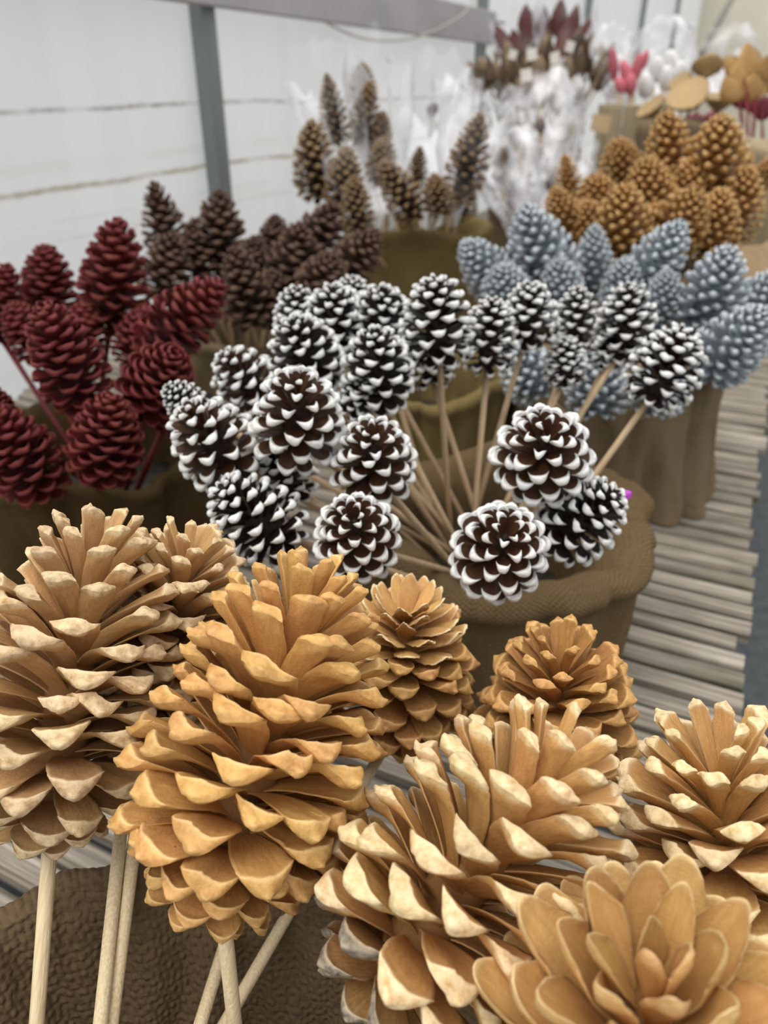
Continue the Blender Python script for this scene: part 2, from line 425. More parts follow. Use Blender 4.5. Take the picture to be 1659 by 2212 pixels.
# ------------------------------------------------------------------ bench of slats
bench = link('display_bench', None); bench.location = en(0, .09, 0); bench.rotation_euler = (0, 0, -HEAD)
tag(bench, 'long bench of weathered grey wooden slats carrying all the pots', 'bench')
rnd = random.Random(5)
PITCHS, SW = .0375, .0265
slats = []
for q in range(5):
    L = 1.58; n = 14; v, f = [], []
    w = SW / 2 * (1 + .06 * (q - 2)); th = .018
    for i in range(n + 1):
        x = -L * i / n; j1 = .0009 * rnd.uniform(-1, 1); j2 = .0009 * rnd.uniform(-1, 1); dz = .0008 * rnd.uniform(-1, 1)
        c_ = .0042
        v += [(x, -w + j1, -th), (x, w + j2, -th), (x, w + j2, -c_), (x, w - c_ + j2, dz), (x, -w + c_ + j1, dz), (x, -w + j1, -c_)]
    for i in range(n):
        for j in range(6):
            f.append((i * 6 + j, i * 6 + (j + 1) % 6, (i + 1) * 6 + (j + 1) % 6, (i + 1) * 6 + j))
    f.append((5, 4, 3, 2, 1, 0)); f.append(tuple(n * 6 + j for j in range(6)))
    slats.append(mesh_from('slat', v, f, [M['slat']], False))
for i in range(140):
    e = -.25 + i * PITCHS
    o = link('slat', slats[rnd.randrange(5)], bench)
    o.location = (rnd.uniform(-.010, .008), e + rnd.uniform(-.003, .003), BZ + rnd.uniform(-.0015, .0))
    o.rotation_euler = (rnd.uniform(-.02, .02), 0, rnd.uniform(-.006, .006))
for x in (-.14, -.75, -1.4):
    o = link('joist', box_mesh('joist', .045, 5.5, .07, M['joist'], .003, BZ - .0895), bench); o.location = (x, 2.35, 0)
for x in (-.14, -1.4):
    for y in (.2, 2.4, 4.6):
        o = link('leg', box_mesh('leg', .05, .05, BZ - .0895, M['joist'], .003, 0), bench); o.location = (x, y, 0)

# ------------------------------------------------------------------ burlap wrapped pots
def pot(cx, cy, r, h, mat, label, seed, rb=None, fold=.05, nf=7, rimvar=.012, roll=.018, fine=None, inner=.35, drape=0.0, lean=(0, 0), taper=.12, pleat=False, group='burlap wrapped pots'):
    rr = random.Random(seed); rb = rb or r * .86
    ph = [rr.uniform(0, 6.28) for _ in range(8)]
    root = link('burlap_pot', None); root.location = (cx, cy, BZ)
    tag(root, label, 'pot', group)
    def fo(t):
        if pleat:
            q = math.sin(nf * t * .5 + ph[0] + 1.1 * math.sin(2 * t + ph[1])); q2 = math.sin(nf * .5 * 2 * t + ph[2] + math.sin(3 * t))
            return 1 - 1.5 * (1 - abs(q)) ** 2.2 - .8 * (1 - abs(q2)) ** 3 - .4 + .3 * math.sin(3 * t + ph[3])
        return (math.sin(nf * t + ph[0] + .8 * math.sin(2 * t + ph[1])) + .6 * math.sin((nf * 2 - 1) * t + ph[2]) + .5 * math.sin(3 * t + ph[3])) / 2.1
    def rv(t):
        return math.sin(2 * t + ph[4]) * .6 + math.sin(5 * t + ph[5]) * .4
    # profile: (radius, height, fold weight)
    prof = [(rb + drape, .003, 1.5)]
    for q in (.15, .35, .55, .75, .9):
        prof.append((rb + drape * (1 - q) ** 2 + (r - rb) * q, h * q, 1.2 - .5 * q))
    prof += [(r + roll * .45, h * .955, .7), (r + roll * .35, h + .002, .7), (r - roll * .1, h + roll * .45, .6), (r - roll * .9, h + roll * .3, .7), (r - roll * 1.5, h - .01, .9)]
    zi = h * inner
    for q in (.2, .45, .7, 1.0):
        prof.append(((r - roll * 1.6) * (1 - taper * q), (h - .012) * (1 - q) + zi * q, 1.0))
    P = np.array(prof); d = np.r_[0, np.cumsum(np.hypot(np.diff(P[:, 0]), np.diff(P[:, 1])))]
    if fine:
        vv = np.r_[np.linspace(0, d[5], 14)[:-1], np.linspace(d[5], d[-1], int((d[-1] - d[5]) / fine))]
        th = np.r_[np.linspace(R(45), R(178), int(R(133) * r / fine)), np.linspace(R(178), R(405), 90)[1:-1]]
    else:
        vv = np.linspace(0, d[-1], 44); th = np.linspace(0, 2 * math.pi, 121)[:-1]
    # smooth the profile by cubic-ish (moving average) interpolation
    rs = np.interp(vv, d, P[:, 0]); zs = np.interp(vv, d, P[:, 1]); ws = np.interp(vv, d, P[:, 2])
    if not fine:
        kx = np.array([.25, .5, .25])
        for _ in range(2):
            rs[1:-1] = np.convolve(rs, kx, 'valid'); zs[1:-1] = np.convolve(zs, kx, 'valid')
    FO = np.array([fo(t) for t in th]); RV = np.array([rv(t) for t in th])
    TH, VV = np.meshgrid(th, vv)
    rad = rs[:, None] * (1 + fold * ws[:, None] * FO[None, :]) 
    z = zs[:, None] + rimvar * RV[None, :] * (np.clip(zs / h, 0, 1) ** 2)[:, None]
    sag = np.zeros_like(TH)
    for q in range(9):
        mm = rr.choice((3, 5, 7, 8, 11, 13, 16)); kv = rr.uniform(-45, 45)
        sag += (.5 - np.abs(np.sin(.5 * (mm * TH * 2 + kv * VV + rr.uniform(0, 6))))) * .16 * r / mm ** .6 / 2.2
    rad = rad + sag * (ws[:, None] * .8)
    U = TH * r
    if fine:
        p = .0048; VS = 1.35
        uu = U + .0010 * np.sin(VV * 210 + TH * 3) + .0006 * np.sin(VV * 533 + 1); v2 = VV / VS + .0010 * np.sin(U * 190 + 2) + .0007 * np.sin(U * 477)
        rnd_ = np.random.RandomState(seed); tw = rnd_.uniform(.3, 1.2, 2000)
        iu = np.floor(uu / p).astype(int); iv = np.floor(v2 / p).astype(int)
        fu = (uu / p - iu - .5) / .47; fv = (v2 / p - iv - .5) / .47          # position across each thread
        pu = np.sqrt(np.clip(1 - fu * fu, 0, 1)); pv = np.sqrt(np.clip(1 - fv * fv, 0, 1))
        wu = tw[iu % 2000]; wv = tw[(iv + 700) % 2000]
        zu = np.cos(math.pi * (v2 / p - .5) + math.pi * iu); zv = np.cos(math.pi * (uu / p - .5) + math.pi * (iv + 1))
        warp = np.where(pu > 0, pu * (.75 + .4 * wu) + .75 * zu, -1); weft = np.where(pv > 0, pv * (.75 + .4 * wv) + .75 * zv, -1)
        hgt = np.maximum(np.maximum(warp, weft), -.9) * .00085
        sgn = np.where(VV > d[8], -1, 1)       # inside of the pot faces the axis
        rad = rad + hgt * sgn
    X = rad * np.cos(TH) + lean[0] * z; Y = rad * np.sin(TH) + lean[1] * z
    nv, nt = X.shape
    co = np.stack([X, Y, z], -1).reshape(-1, 3)
    ii = np.arange(nv - 1)[:, None] * nt; jj = np.arange(nt)[None, :]; j2 = (jj + 1) % nt
    F4 = np.stack([ii + jj, ii + j2, ii + nt + j2, ii + nt + jj], -1).reshape(-1, 4)
    me = bpy.data.meshes.new('burlap_wrap')
    me.vertices.add(len(co)); me.vertices.foreach_set('co', co.astype(np.float32).ravel())
    me.loops.add(F4.size); me.loops.foreach_set('vertex_index', F4.astype(np.int32).ravel())
    me.polygons.add(len(F4)); me.polygons.foreach_set('loop_start', (np.arange(len(F4)) * 4).astype(np.int32))
    me.polygons.foreach_set('use_smooth', np.ones(len(F4), bool))
    uvl = me.uv_layers.new(name='UVMap')
    Uf = U.reshape(-1); Vf = VV.reshape(-1)
    uvs = np.stack([Uf[F4], Vf[F4]], -1)
    wrap = (F4[:, 1] % nt) == 0
    uvs[wrap, 1, 0] += 2 * math.pi * r; uvs[wrap, 2, 0] += 2 * math.pi * r
    uvl.data.foreach_set('uv', uvs.astype(np.float32).ravel())
    me.materials.append(mat); me.update(); me.validate()
    link('burlap_wrap', me, root)
    o = link('filler', lathe_mesh('filler', [(r * .8, .004), (r * .86, zi * .6), (r * .84, zi + .002), (r * .3, zi + .012)], M['filler'], 24, .01, seed), root)
    return root

POT = {}
def addpot(key_, cx, cy, r, h, *a, **kw):
    POT[key_] = Vector((cx, cy, BZ + .06)); return pot(cx, cy, r, h, *a, **kw)
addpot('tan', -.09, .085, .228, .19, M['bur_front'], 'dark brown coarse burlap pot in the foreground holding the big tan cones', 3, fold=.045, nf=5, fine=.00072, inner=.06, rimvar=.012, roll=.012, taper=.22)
addpot('bw', .125, .765, .180, .18, M['bur_mid'], 'burlap pot with thick rolled rim holding the white-tipped cones', 8, rb=.172, fold=.055, nf=8, rimvar=.024, roll=.034, inner=.3, pleat=True)
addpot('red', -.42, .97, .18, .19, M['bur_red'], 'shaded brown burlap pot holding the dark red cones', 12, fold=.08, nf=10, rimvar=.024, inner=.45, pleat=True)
addpot('brown', -.28, 1.52, .17, .20, M['bur_far'], 'burlap pot holding the natural dark brown cones', 21, inner=.5)
addpot('silver', .40, 1.22, .165, .25, M['bur_far'], 'burlap pot with long draped folds holding the silver cones', 30, rb=.17, fold=.07, nf=12, drape=.02, inner=.5, pleat=True)
addpot('spare', .07, 1.22, .15, .20, M['bur_olive'], 'olive burlap pot half hidden behind the bare sticks of the white-tipped cones', 35, inner=.5, fold=.06, nf=9, pleat=True)
addpot('gold', .60, 1.74, .165, .27, M['bur_far'], 'burlap pot holding the gold cones', 41, inner=.5)
addpot('frost', .09, 2.15, .20, .30, M['bur_olive'], 'olive brown burlap pot holding the bronze cones in cellophane', 52, inner=.6, fold=.03)
addpot('wrap', .50, 2.60, .16, .28, M['bur_far'], 'burlap pot hidden under the white cellophane wrapped sprays', 63, inner=.6)
addpot('pods', .63, 3.40, .18, .40, M['bur_far'], 'burlap pot holding the brown seed pods with paper tags', 74, inner=.7)
addpot('maroon', .80, 4.25, .18, .46, M['bur_far'], 'burlap pot holding the maroon pods at the very back', 85, inner=.7)
addpot('lotus', .90, 2.56, .115, .53, M['bur_far'], 'tall narrow burlap pot holding the gold lotus pods', 96, inner=.8, fold=.03)
addpot('leaf', 1.05, 2.12, .15, .50, M['bur_pale'], 'pale burlap pot at the right edge holding gold leaves and burgundy blooms', 107, inner=.8, fold=.03)

# planter of upright planks
pl = link('wooden_planter', None); pl.location = Vector((.90, 3.02, BZ)); pl.rotation_euler = (0, 0, R(-16))
tag(pl, 'square planter of upright olive brown planks holding pink and white blooms', 'planter')
pk = box_mesh('plank', .076, .014, .565, M['plank'], .002)
for sd in range(4):
    for i in range(3):
        o = link('plank', pk, pl); a = sd * math.pi / 2
        o.matrix_basis = Matrix.Rotation(a, 4, 'Z') @ Matrix.Translation(((i - 1) * .0785, -.118, .003 * ((i * 7 + sd) % 3)))
link('filler', box_mesh('filler', .215, .215, .46, M['filler'], 0, .005), pl)

# ------------------------------------------------------------------ pine cone scales and cones
def scale_mesh(name, mats, seed, hi=False, w=.30, T=.20, rndn=.2, bend=-.18, base_w=.38, cup=.04, umbo=.06, keel=.05, slant=.10, wr=.012, tip=0.0, thin=.035, endt=.12, q=1.5, ell=False, ump=.72):
    if hi:
        us = np.linspace(-1, 1, 15); ts = [0, .14, .28, .42, .55, .66, .76, .84, .90, .95, .985, 1.0]; ss = [.06, .2, .36, .52, .66, .80, .93]
    else:
        us = np.linspace(-1, 1, 9); ts = [0, .3, .6, .78, .88, .95, 1.0]; ss = [.25, .6, .9]
    rr = random.Random(seed); sx = rr.uniform(0, 50)
    rows = [('t', t) for t in ts] + [('f', s_) for s_ in ss] + [('b', t) for t in reversed(ts)]
    asym = rr.uniform(-.12, .12); tw = rr.uniform(-.10, .10); wav = rr.uniform(.0, .035); wp = rr.uniform(0, 6)
    umx = rr.uniform(-.15, .15)
    def Wd(t):
        return base_w + (1 - base_w) * sm(t / .78) if t < .78 else 1 - endt * ((t - .78) / .22) ** 2
    def top(u, t):
        xe = 1 - rndn * ((1 - math.sqrt(max(0, 1 - (.99 * u) ** 2))) if ell else abs(u) ** 2.2) + asym * u * (.1 if ell else .25)
        lip = .03 * math.exp(-((t - 1) / .06) ** 2)
        return Vector((t * xe, u * w * Wd(t), cup * u * u * t + lip * (1 - u * u) + wav * math.sin(u * 4 + wp) * t * t))
    def bot(u, t):
        p = top(u, t); th = thin + (T - thin) * sm((t - .62) / .38)
        e = max(0, 1 - abs(u) ** (2.4 - (2.4 - q) * sm((t - .7) / .3)))
        p.z -= th * e + .012; p.x -= slant * e * sm((t - .6) / .4)
        return p
    V, A, mi_row = [], [], []
    for kind, t in rows:
        for u in us:
            if kind == 't':
                p = top(u, t); rim = math.exp(-((1 - t) / .035) ** 2); fr = 0.0
                rim = max(rim, .5 * sm((abs(u) - .86) / .14) * sm(t / .5))
            elif kind == 'b':
                p = bot(u, t); rim = .3 * sm((t - .97) / .03); fr = sm((t - .9) / .08)
            else:
                a, b = top(u, 1), bot(u, 1)
                p = a.lerp(b, t)
                e = 1 - abs(u) ** 1.8
                p.x += keel * math.sin(math.pi * t) * e + umbo * math.exp(-((t - ump) / .15) ** 2 - ((u - umx) / .17) ** 2)
                rim = math.exp(-(t / .14) ** 2); fr = 1.0
                rim = max(rim, .5 * math.exp(-((t - ump) / .15) ** 2 - ((u - umx) / .2) ** 2))
            nz = noise.noise(Vector((p.x * 7 + sx, p.y * 7, p.z * 7)))
            n2 = noise.noise(Vector((p.x * 19 + sx, p.y * 19, p.z * 19 + 7)))
            amp = wr * (0.3 + sm((t - .5) / .5) if kind != 'f' else 1.3)
            p = p + Vector((nz * amp * 1.2, n2 * amp * .6, (nz + .6 * n2) * amp))
            p.z += bend * p.x * p.x + tw * p.y * p.x
            V.append(p); A.append((rim, t if kind != 'f' else 1, fr))
    nu = len(us); Fc, mi = [], []
    nr = len(rows)
    for r_ in range(nr - 1):
        k0, t0 = rows[r_]; k1, t1 = rows[r_ + 1]
        painted = 0
        if tip > 0:
            if 'f' in (k0, k1): painted = 1
            elif k0 == 't' and t0 >= 1 - tip - .001: painted = 1
            elif k0 == 'b' and t1 >= 1 - tip - .001: painted = 1
        for j in range(nu - 1):
            a = r_ * nu + j
            Fc.append((a, a + 1, a + nu + 1, a + nu)); mi.append(painted)
    # sides: close the slit between upper and lower edge
    for j, flip in ((0, False), (nu - 1, True)):
        for r_ in range(nr // 2):
            a, b = r_ * nu + j, (r_ + 1) * nu + j; c, d_ = (nr - 2 - r_) * nu + j, (nr - 1 - r_) * nu + j
            if b == c: fc = (a, b, d_)
            elif r_ + 1 > nr - 2 - r_: continue
            else: fc = (a, b, c, d_)
            Fc.append(fc if not flip else fc[::-1])
            mi.append(1 if (tip > 0 and rows[r_][1] >= 1 - tip - .001 or rows[r_][0] == 'f' and tip > 0) else 0)
    me = mesh_from(name, V, [q_[::-1] for q_ in Fc], mats, True, mi)
    ca = me.color_attributes.new('part', 'FLOAT_COLOR', 'POINT')
    ca.data.foreach_set('color', np.array([(a, b, c, 1) for a, b, c in A], np.float32).ravel())
    return me

def variants(name, mats, n, hi, low=None, up=None, **base):
    """three zones of scales (base, middle, tip), n variants each"""
    out = []
    for zi, ov in enumerate((low or {}, {}, up or {})):
        kw = dict(base); kw.update(ov)
        out.append([scale_mesh(name, mats, zi * 100 + i * 7 + hash_(name), hi, **kw) for i in range(n)])
    return out
def hash_(s_): return sum(ord(c) * (i + 3) for i, c in enumerate(s_)) % 997

def tanset(m):
    return variants('scale', [M[m]], 6, True, low=dict(rndn=.24, bend=-.06, w=.31, T=.17, cup=.07, umbo=.04, slant=.0, endt=.06), up=dict(rndn=.05, w=.20, T=.20, bend=-.16, base_w=.70, umbo=.03, endt=-.10, thin=.14, cup=-.05, slant=-.02), w=.255, T=.215, rndn=.12, bend=-.20, base_w=.52, slant=.02, endt=-.02, umbo=.06, keel=.03, wr=.016)
SETS = {
    'tan_gold': tanset('tan_gold'), 'tan_pale': tanset('tan_pale'), 'tan_cream': tanset('tan_cream'), 'tan_dark': tanset('tan_dark'),
    'tan_petal': variants('scale', [M['tan_petal']], 5, True, up=dict(rndn=.30, w=.20, bend=.02, T=.06), w=.22, T=.09, rndn=.30, bend=-.06, cup=.10, umbo=.01, keel=.01, thin=.03, wr=.014),
    'red': variants('scale', [M['red']], 4, False, up=dict(rndn=.28, w=.28), w=.34, T=.15, rndn=.27, bend=.05, cup=.16, umbo=.02, keel=.02, slant=.05, q=2.4, ell=True, endt=.05),
    'brown': variants('scale', [M['brown']], 4, False, up=dict(w=.22, T=.16), w=.29, T=.20, rndn=.2, bend=-.05),
    'bw': variants('scale', [M['bw_body'], M['white_tip']], 4, False, up=dict(w=.22, T=.24, rndn=.16), w=.265, T=.24, rndn=.19, bend=-.02, cup=.10, umbo=.02, tip=.12, q=2.4, ell=True, slant=.03, endt=.05),
    'bwd': variants('scale', [M['bw_dark'], M['white_tip']], 4, False, up=dict(w=.21, T=.22, rndn=.15), w=.255, T=.23, rndn=.18, bend=-.02, cup=.08, umbo=.02, tip=.12, q=2.1, ell=True, slant=.03, endt=.05),
    'silver': variants('scale', [M['silver']], 4, False, w=.235, T=.24, rndn=.3, bend=.02, umbo=.05, endt=.2),
    'gold': variants('scale', [M['gold']], 4, False, w=.235, T=.24, rndn=.3, bend=.02, umbo=.05, endt=.2),
    'frost': variants('scale', [M['frost']], 4, False, w=.30, T=.24, rndn=.3, bend=.05, umbo=.05, endt=.2),
}
M['tan_soot'] = scale_mat('tan_sooty_scale', (.54, .31, .115), (.30, .16, .06), (.62, .50, .34), (.36, .30, .22), (.06, .05, .042), rough=.7, spec=.2)
SETS['tan_frayed'] = [SETS['tan_dark'][0], SETS['tan_dark'][1], variants('scale', [M['tan_cream']], 4, True, w=.24, T=.05, rndn=.30, bend=-.30, cup=-.10, umbo=0, thin=.04, wr=.03, base_w=.5)[1]]
SETS['tan_sooty'] = [variants('scale', [M['tan_soot']], 4, True, w=.31, T=.17, rndn=.24, bend=-.06, cup=.07, slant=.0, endt=.06)[0]] + SETS['tan_cream'][1:]
STY = {
    'tan': dict(N=128, core=M['core_tan'], stick=M['dowel'], sr=.0042, rc=.12, hc=.74,
        phi=[(0, -42), (.06, -24), (.13, -6), (.25, 8), (.4, 19), (.6, 34), (.8, 48), (.92, 58), (1, 74)],
        ln=[(0, .34), (.06, .48), (.13, .66), (.22, .88), (.36, 1.0), (.6, 1.0), (.78, .95), (.9, .86), (1, .74)],
        wd=[(0, .5), (.08, .72), (.2, 1.0), (.35, 1.03), (.6, 1.0), (.78, .88), (.9, .66), (1, .42)], jit=1.25),
    'tan_petal': dict(N=54, core=M['core_tan'], stick=M['dowel'], sr=.0042, rc=.10, hc=.55,
        phi=[(0, -10), (.2, 18), (.45, 36), (.7, 50), (.9, 62), (1, 70)],
        ln=[(0, .6), (.15, .9), (.4, 1.0), (.7, .92), (.9, .75), (1, .5)],
        wd=[(0, .9), (.3, 1.1), (.6, 1.0), (.85, .8), (1, .45)], jit=1.1),
    'red': dict(N=88, core=M['core_red'], stick=M['red_stick'], sr=.0040, rc=.17, hc=.84,
        phi=[(0, -40), (.1, -12), (.25, 8), (.5, 26), (.75, 42), (.9, 58), (1, 78)],
        ln=[(0, .5), (.1, .8), (.25, 1.0), (.5, .98), (.75, .86), (.9, .72), (1, .5)],
        wd=[(0, .75), (.15, 1.0), (.5, 1.0), (.8, .85), (1, .5)], jit=.8),
    'brown': dict(N=96, core=M['core_dark'], stick=M['dowel_dull'], sr=.0038, rc=.15, hc=.82,
        phi=[(0, -35), (.1, -8), (.25, 12), (.5, 32), (.75, 50), (.9, 64), (1, 82)],
        ln=[(0, .5), (.1, .85), (.25, 1.0), (.5, .95), (.75, .75), (.9, .6), (1, .42)],
        wd=[(0, .7), (.15, 1.0), (.5, 1.0), (.8, .75), (1, .4)], jit=1.2),
    'bw': dict(N=60, core=M['core_dark'], stick=M['dowel_dull'], sr=.0034, rc=.16, hc=.74,
        phi=[(0, -48), (.1, -22), (.25, 2), (.5, 24), (.75, 42), (.9, 55), (1, 72)],
        ln=[(0, .55), (.1, .82), (.25, 1.0), (.5, 1.0), (.75, .9), (.9, .78), (1, .6)],
        wd=[(0, .7), (.15, .95), (.4, 1.0), (.75, .85), (.9, .65), (1, .42)], jit=.9),
    'silver': dict(N=120, core=M['core_silver'], stick=M['dowel_dull'], sr=.0035, rc=.2, hc=.88,
        phi=[(0, -35), (.1, -10), (.3, 12), (.5, 26), (.75, 42), (.9, 58), (1, 80)],
        ln=[(0, .55), (.1, .85), (.25, 1.0), (.5, .95), (.75, .75), (.9, .58), (1, .4)],
        wd=[(0, .75), (.15, 1.0), (.5, 1.0), (.8, .8), (1, .5)], jit=.7),
}
STY['gold'] = dict(STY['silver'], core=M['core_gold'])
STY['frost'] = dict(STY['silver'], core=M['core_dark'], N=96)
STY['bwd'] = dict(STY['bw'], N=74)
CORES = {}
def ray_axis(px, py, a, tau):
    r = (at(px, py, 1e-3) - CAM).normalized()
    rt = r.cross(UPC).normalized(); up = rt.cross(r)
    a, tau = R(a), R(tau)
    return (rt * math.sin(a) * math.cos(tau) + up * math.cos(a) * math.cos(tau) - r * math.sin(tau)).normalized()

SEED = [100]
def cone(kind, sset, px, py, wpx, k, asp, a, tau, potkey, label, group, stick_px=None, mul=1.0, skip=0, spin=None, stick=True, extra=None):
    st = dict(STY[kind]); st.update(extra or {})
    SEED[0] += 1; rr = random.Random(SEED[0] * 13)
    D = wpx * k; H = D * asp
    ctr = at(px, py, k)
    ax = ray_axis(px, py, a, tau) if a is not None else (ctr - POT[potkey]).normalized()
    base = ctr - ax * H * .48
    rot = frame(ax)
    mw = Matrix.Translation(base) @ rot.to_4x4()
    root = link('pine_cone_pick', None); root.matrix_world = mw
    tag(root, label, 'pine cone', group)
    rc = st['rc'] * D; Hc = H * st['hc']
    # core
    ck = (kind, round(asp, 2))
    if ck not in CORES:
        CORES[ck] = lathe_mesh('core', [(.35, .0), (.8, .06), (1, .25), (.95, .5), (.7, .8), (.35, .98), (.1, 1.03)], st['core'], 10)
    o = link('core', CORES[ck], root); o.scale = (rc, rc, Hc)
    lmax = (D / 2 - rc * .9) / .96
    N = int(st['N'] * mul); th0 = rr.uniform(0, 6.28)
    J = st['jit']; S = SETS[sset]
    for i in range(N):
        s_ = (i + .5) / N
        if skip and rr.random() < skip: continue
        th = th0 + i * 2.399963 + R(rr.gauss(0, 2.5 * J))
        z = Hc * (.035 + .965 * s_ ** 1.08)
        r0 = rc * key(s_, [(0, .7), (.15, .95), (.5, .9), (.8, .6), (1, .15)]) * .8
        ph = R(key(s_, st['phi']) + rr.gauss(0, 3.5 * J) + 6)
        ln = lmax * key(s_, st['ln']) * (1 + rr.gauss(0, .035 * J))
        wd = lmax * key(s_, st['wd']) * (1 + rr.gauss(0, .06 * J))
        zone = 0 if s_ < .2 else (1 if s_ < .72 else 2)
        me = S[zone][rr.randrange(len(S[zone]))]
        o = link('scale', me, root)
        o.matrix_basis = (Matrix.Translation((r0 * math.cos(th), r0 * math.sin(th), z)) @ Matrix.Rotation(th, 4, 'Z') @ Matrix.Rotation(-ph, 4, 'Y')
                          @ Matrix.Rotation(R(rr.gauss(0, 5 * J)), 4, 'X') @ Matrix.Diagonal((ln, wd, .5 * (wd + ln) * .9, 1)))
    # stick
    if stick:
        if stick_px:
            p0 = base + ax * H * .08; p1 = at(*stick_px[1]); d = (p1 - p0).normalized()
            p1 = p0 + d * ((BZ + .035 - p0.z) / d.z if d.z < -.2 else .3)
        else:
            p0 = base + ax * H * .12
            tgt = POT[potkey] + Vector((rr.uniform(-.035, .035), rr.uniform(-.035, .035), 0))
            p1 = tgt + (tgt - p0).normalized() * .015
        inv = mw.inverted()
        mid = (p0 + p1) / 2 + Vector((rr.uniform(-1, 1), rr.uniform(-1, 1), 0)) * .002
        link('stick', tube_mesh('stick', [inv @ p0, inv @ mid, inv @ p1], st['sr'], st['stick'], 8), root)
    return root

# ---- big tan cones, foreground
GT = 'big tan cones in the foreground pot'
cone('tan', 'tan_pale', 165, 1430, 470, .000258, 1.68, 9, 18, 'tan', 'large pale tan pine cone cut by the left edge of the picture', GT, ((105, 1800, .000262), (82, 2212, .000262)), mul=.95)
cone('tan', 'tan_gold', 582, 1550, 520, .000240, 1.62, 19, 13, 'tan', 'largest golden tan pine cone, upright in the front centre', GT, ((528, 1950, .00026), (506, 2212, .000262)), mul=1.12)
cone('tan', 'tan_pale', 372, 1345, 360, .000290, 1.40, 14, 32, 'tan', 'pale tan pine cone half hidden behind the one at the left edge', GT, ((283, 1740, .000285), (240, 2212, .000262)))
cone('tan', 'tan_frayed', 872, 1425, 310, .000325, 1.35, 4, 36, 'tan', 'tan pine cone with a frayed open tip behind the largest golden cone', GT, ((600, 1930, .00027), (485, 2212, .00028)), extra=dict(phi=[(0, -38), (.1, -20), (.3, 4), (.6, 24), (.8, 40), (1, 62)], wd=[(0, .6), (.3, 1.0), (.7, .95), (1, .6)]))
cone('tan', 'tan_dark', 1205, 1535, 345, .000310, 1.30, 4, 44, 'tan', 'small golden tan pine cone standing nearest the white-tipped pot', GT, None, mul=.85)
cone('tan', 'tan_sooty', 1045, 1850, 560, .000218, 1.42, 40, 14, 'tan', 'tan pine cone with cream scale ends leaning to the right, greyed at its base', GT, ((880, 2160, .000235), (800, 2300, .00026)), mul=.80)
cone('tan', 'tan_cream', 1560, 1830, 500, .000245, 1.35, -4, 40, 'tan', 'tan pine cone with cream scale ends cut by the right edge', GT, None, mul=.9)
cone('tan_petal', 'tan_petal', 1400, 2190, 900, .000168, 1.0, 8, 58, 'tan', 'blurred golden pine cone nearest the lens at the lower right, open like a flower', GT, None)
# extra dowel of a cone out of sight behind the left one
cone('tan', 'tan_pale', 300, 1500, 250, .000290, 1.2, 10, 36, 'tan', 'small tan pine cone almost hidden between the two left tan cones', GT, ((250, 1760, .00029), (222, 2212, .000258)), mul=.7)
cone('tan', 'tan_gold', 640, 1500, 240, .000340, 1.2, 10, 36, 'tan', 'small tan pine cone almost hidden behind the largest golden cone', GT, ((505, 1930, .000275), (435, 2212, .000275)), mul=.7)

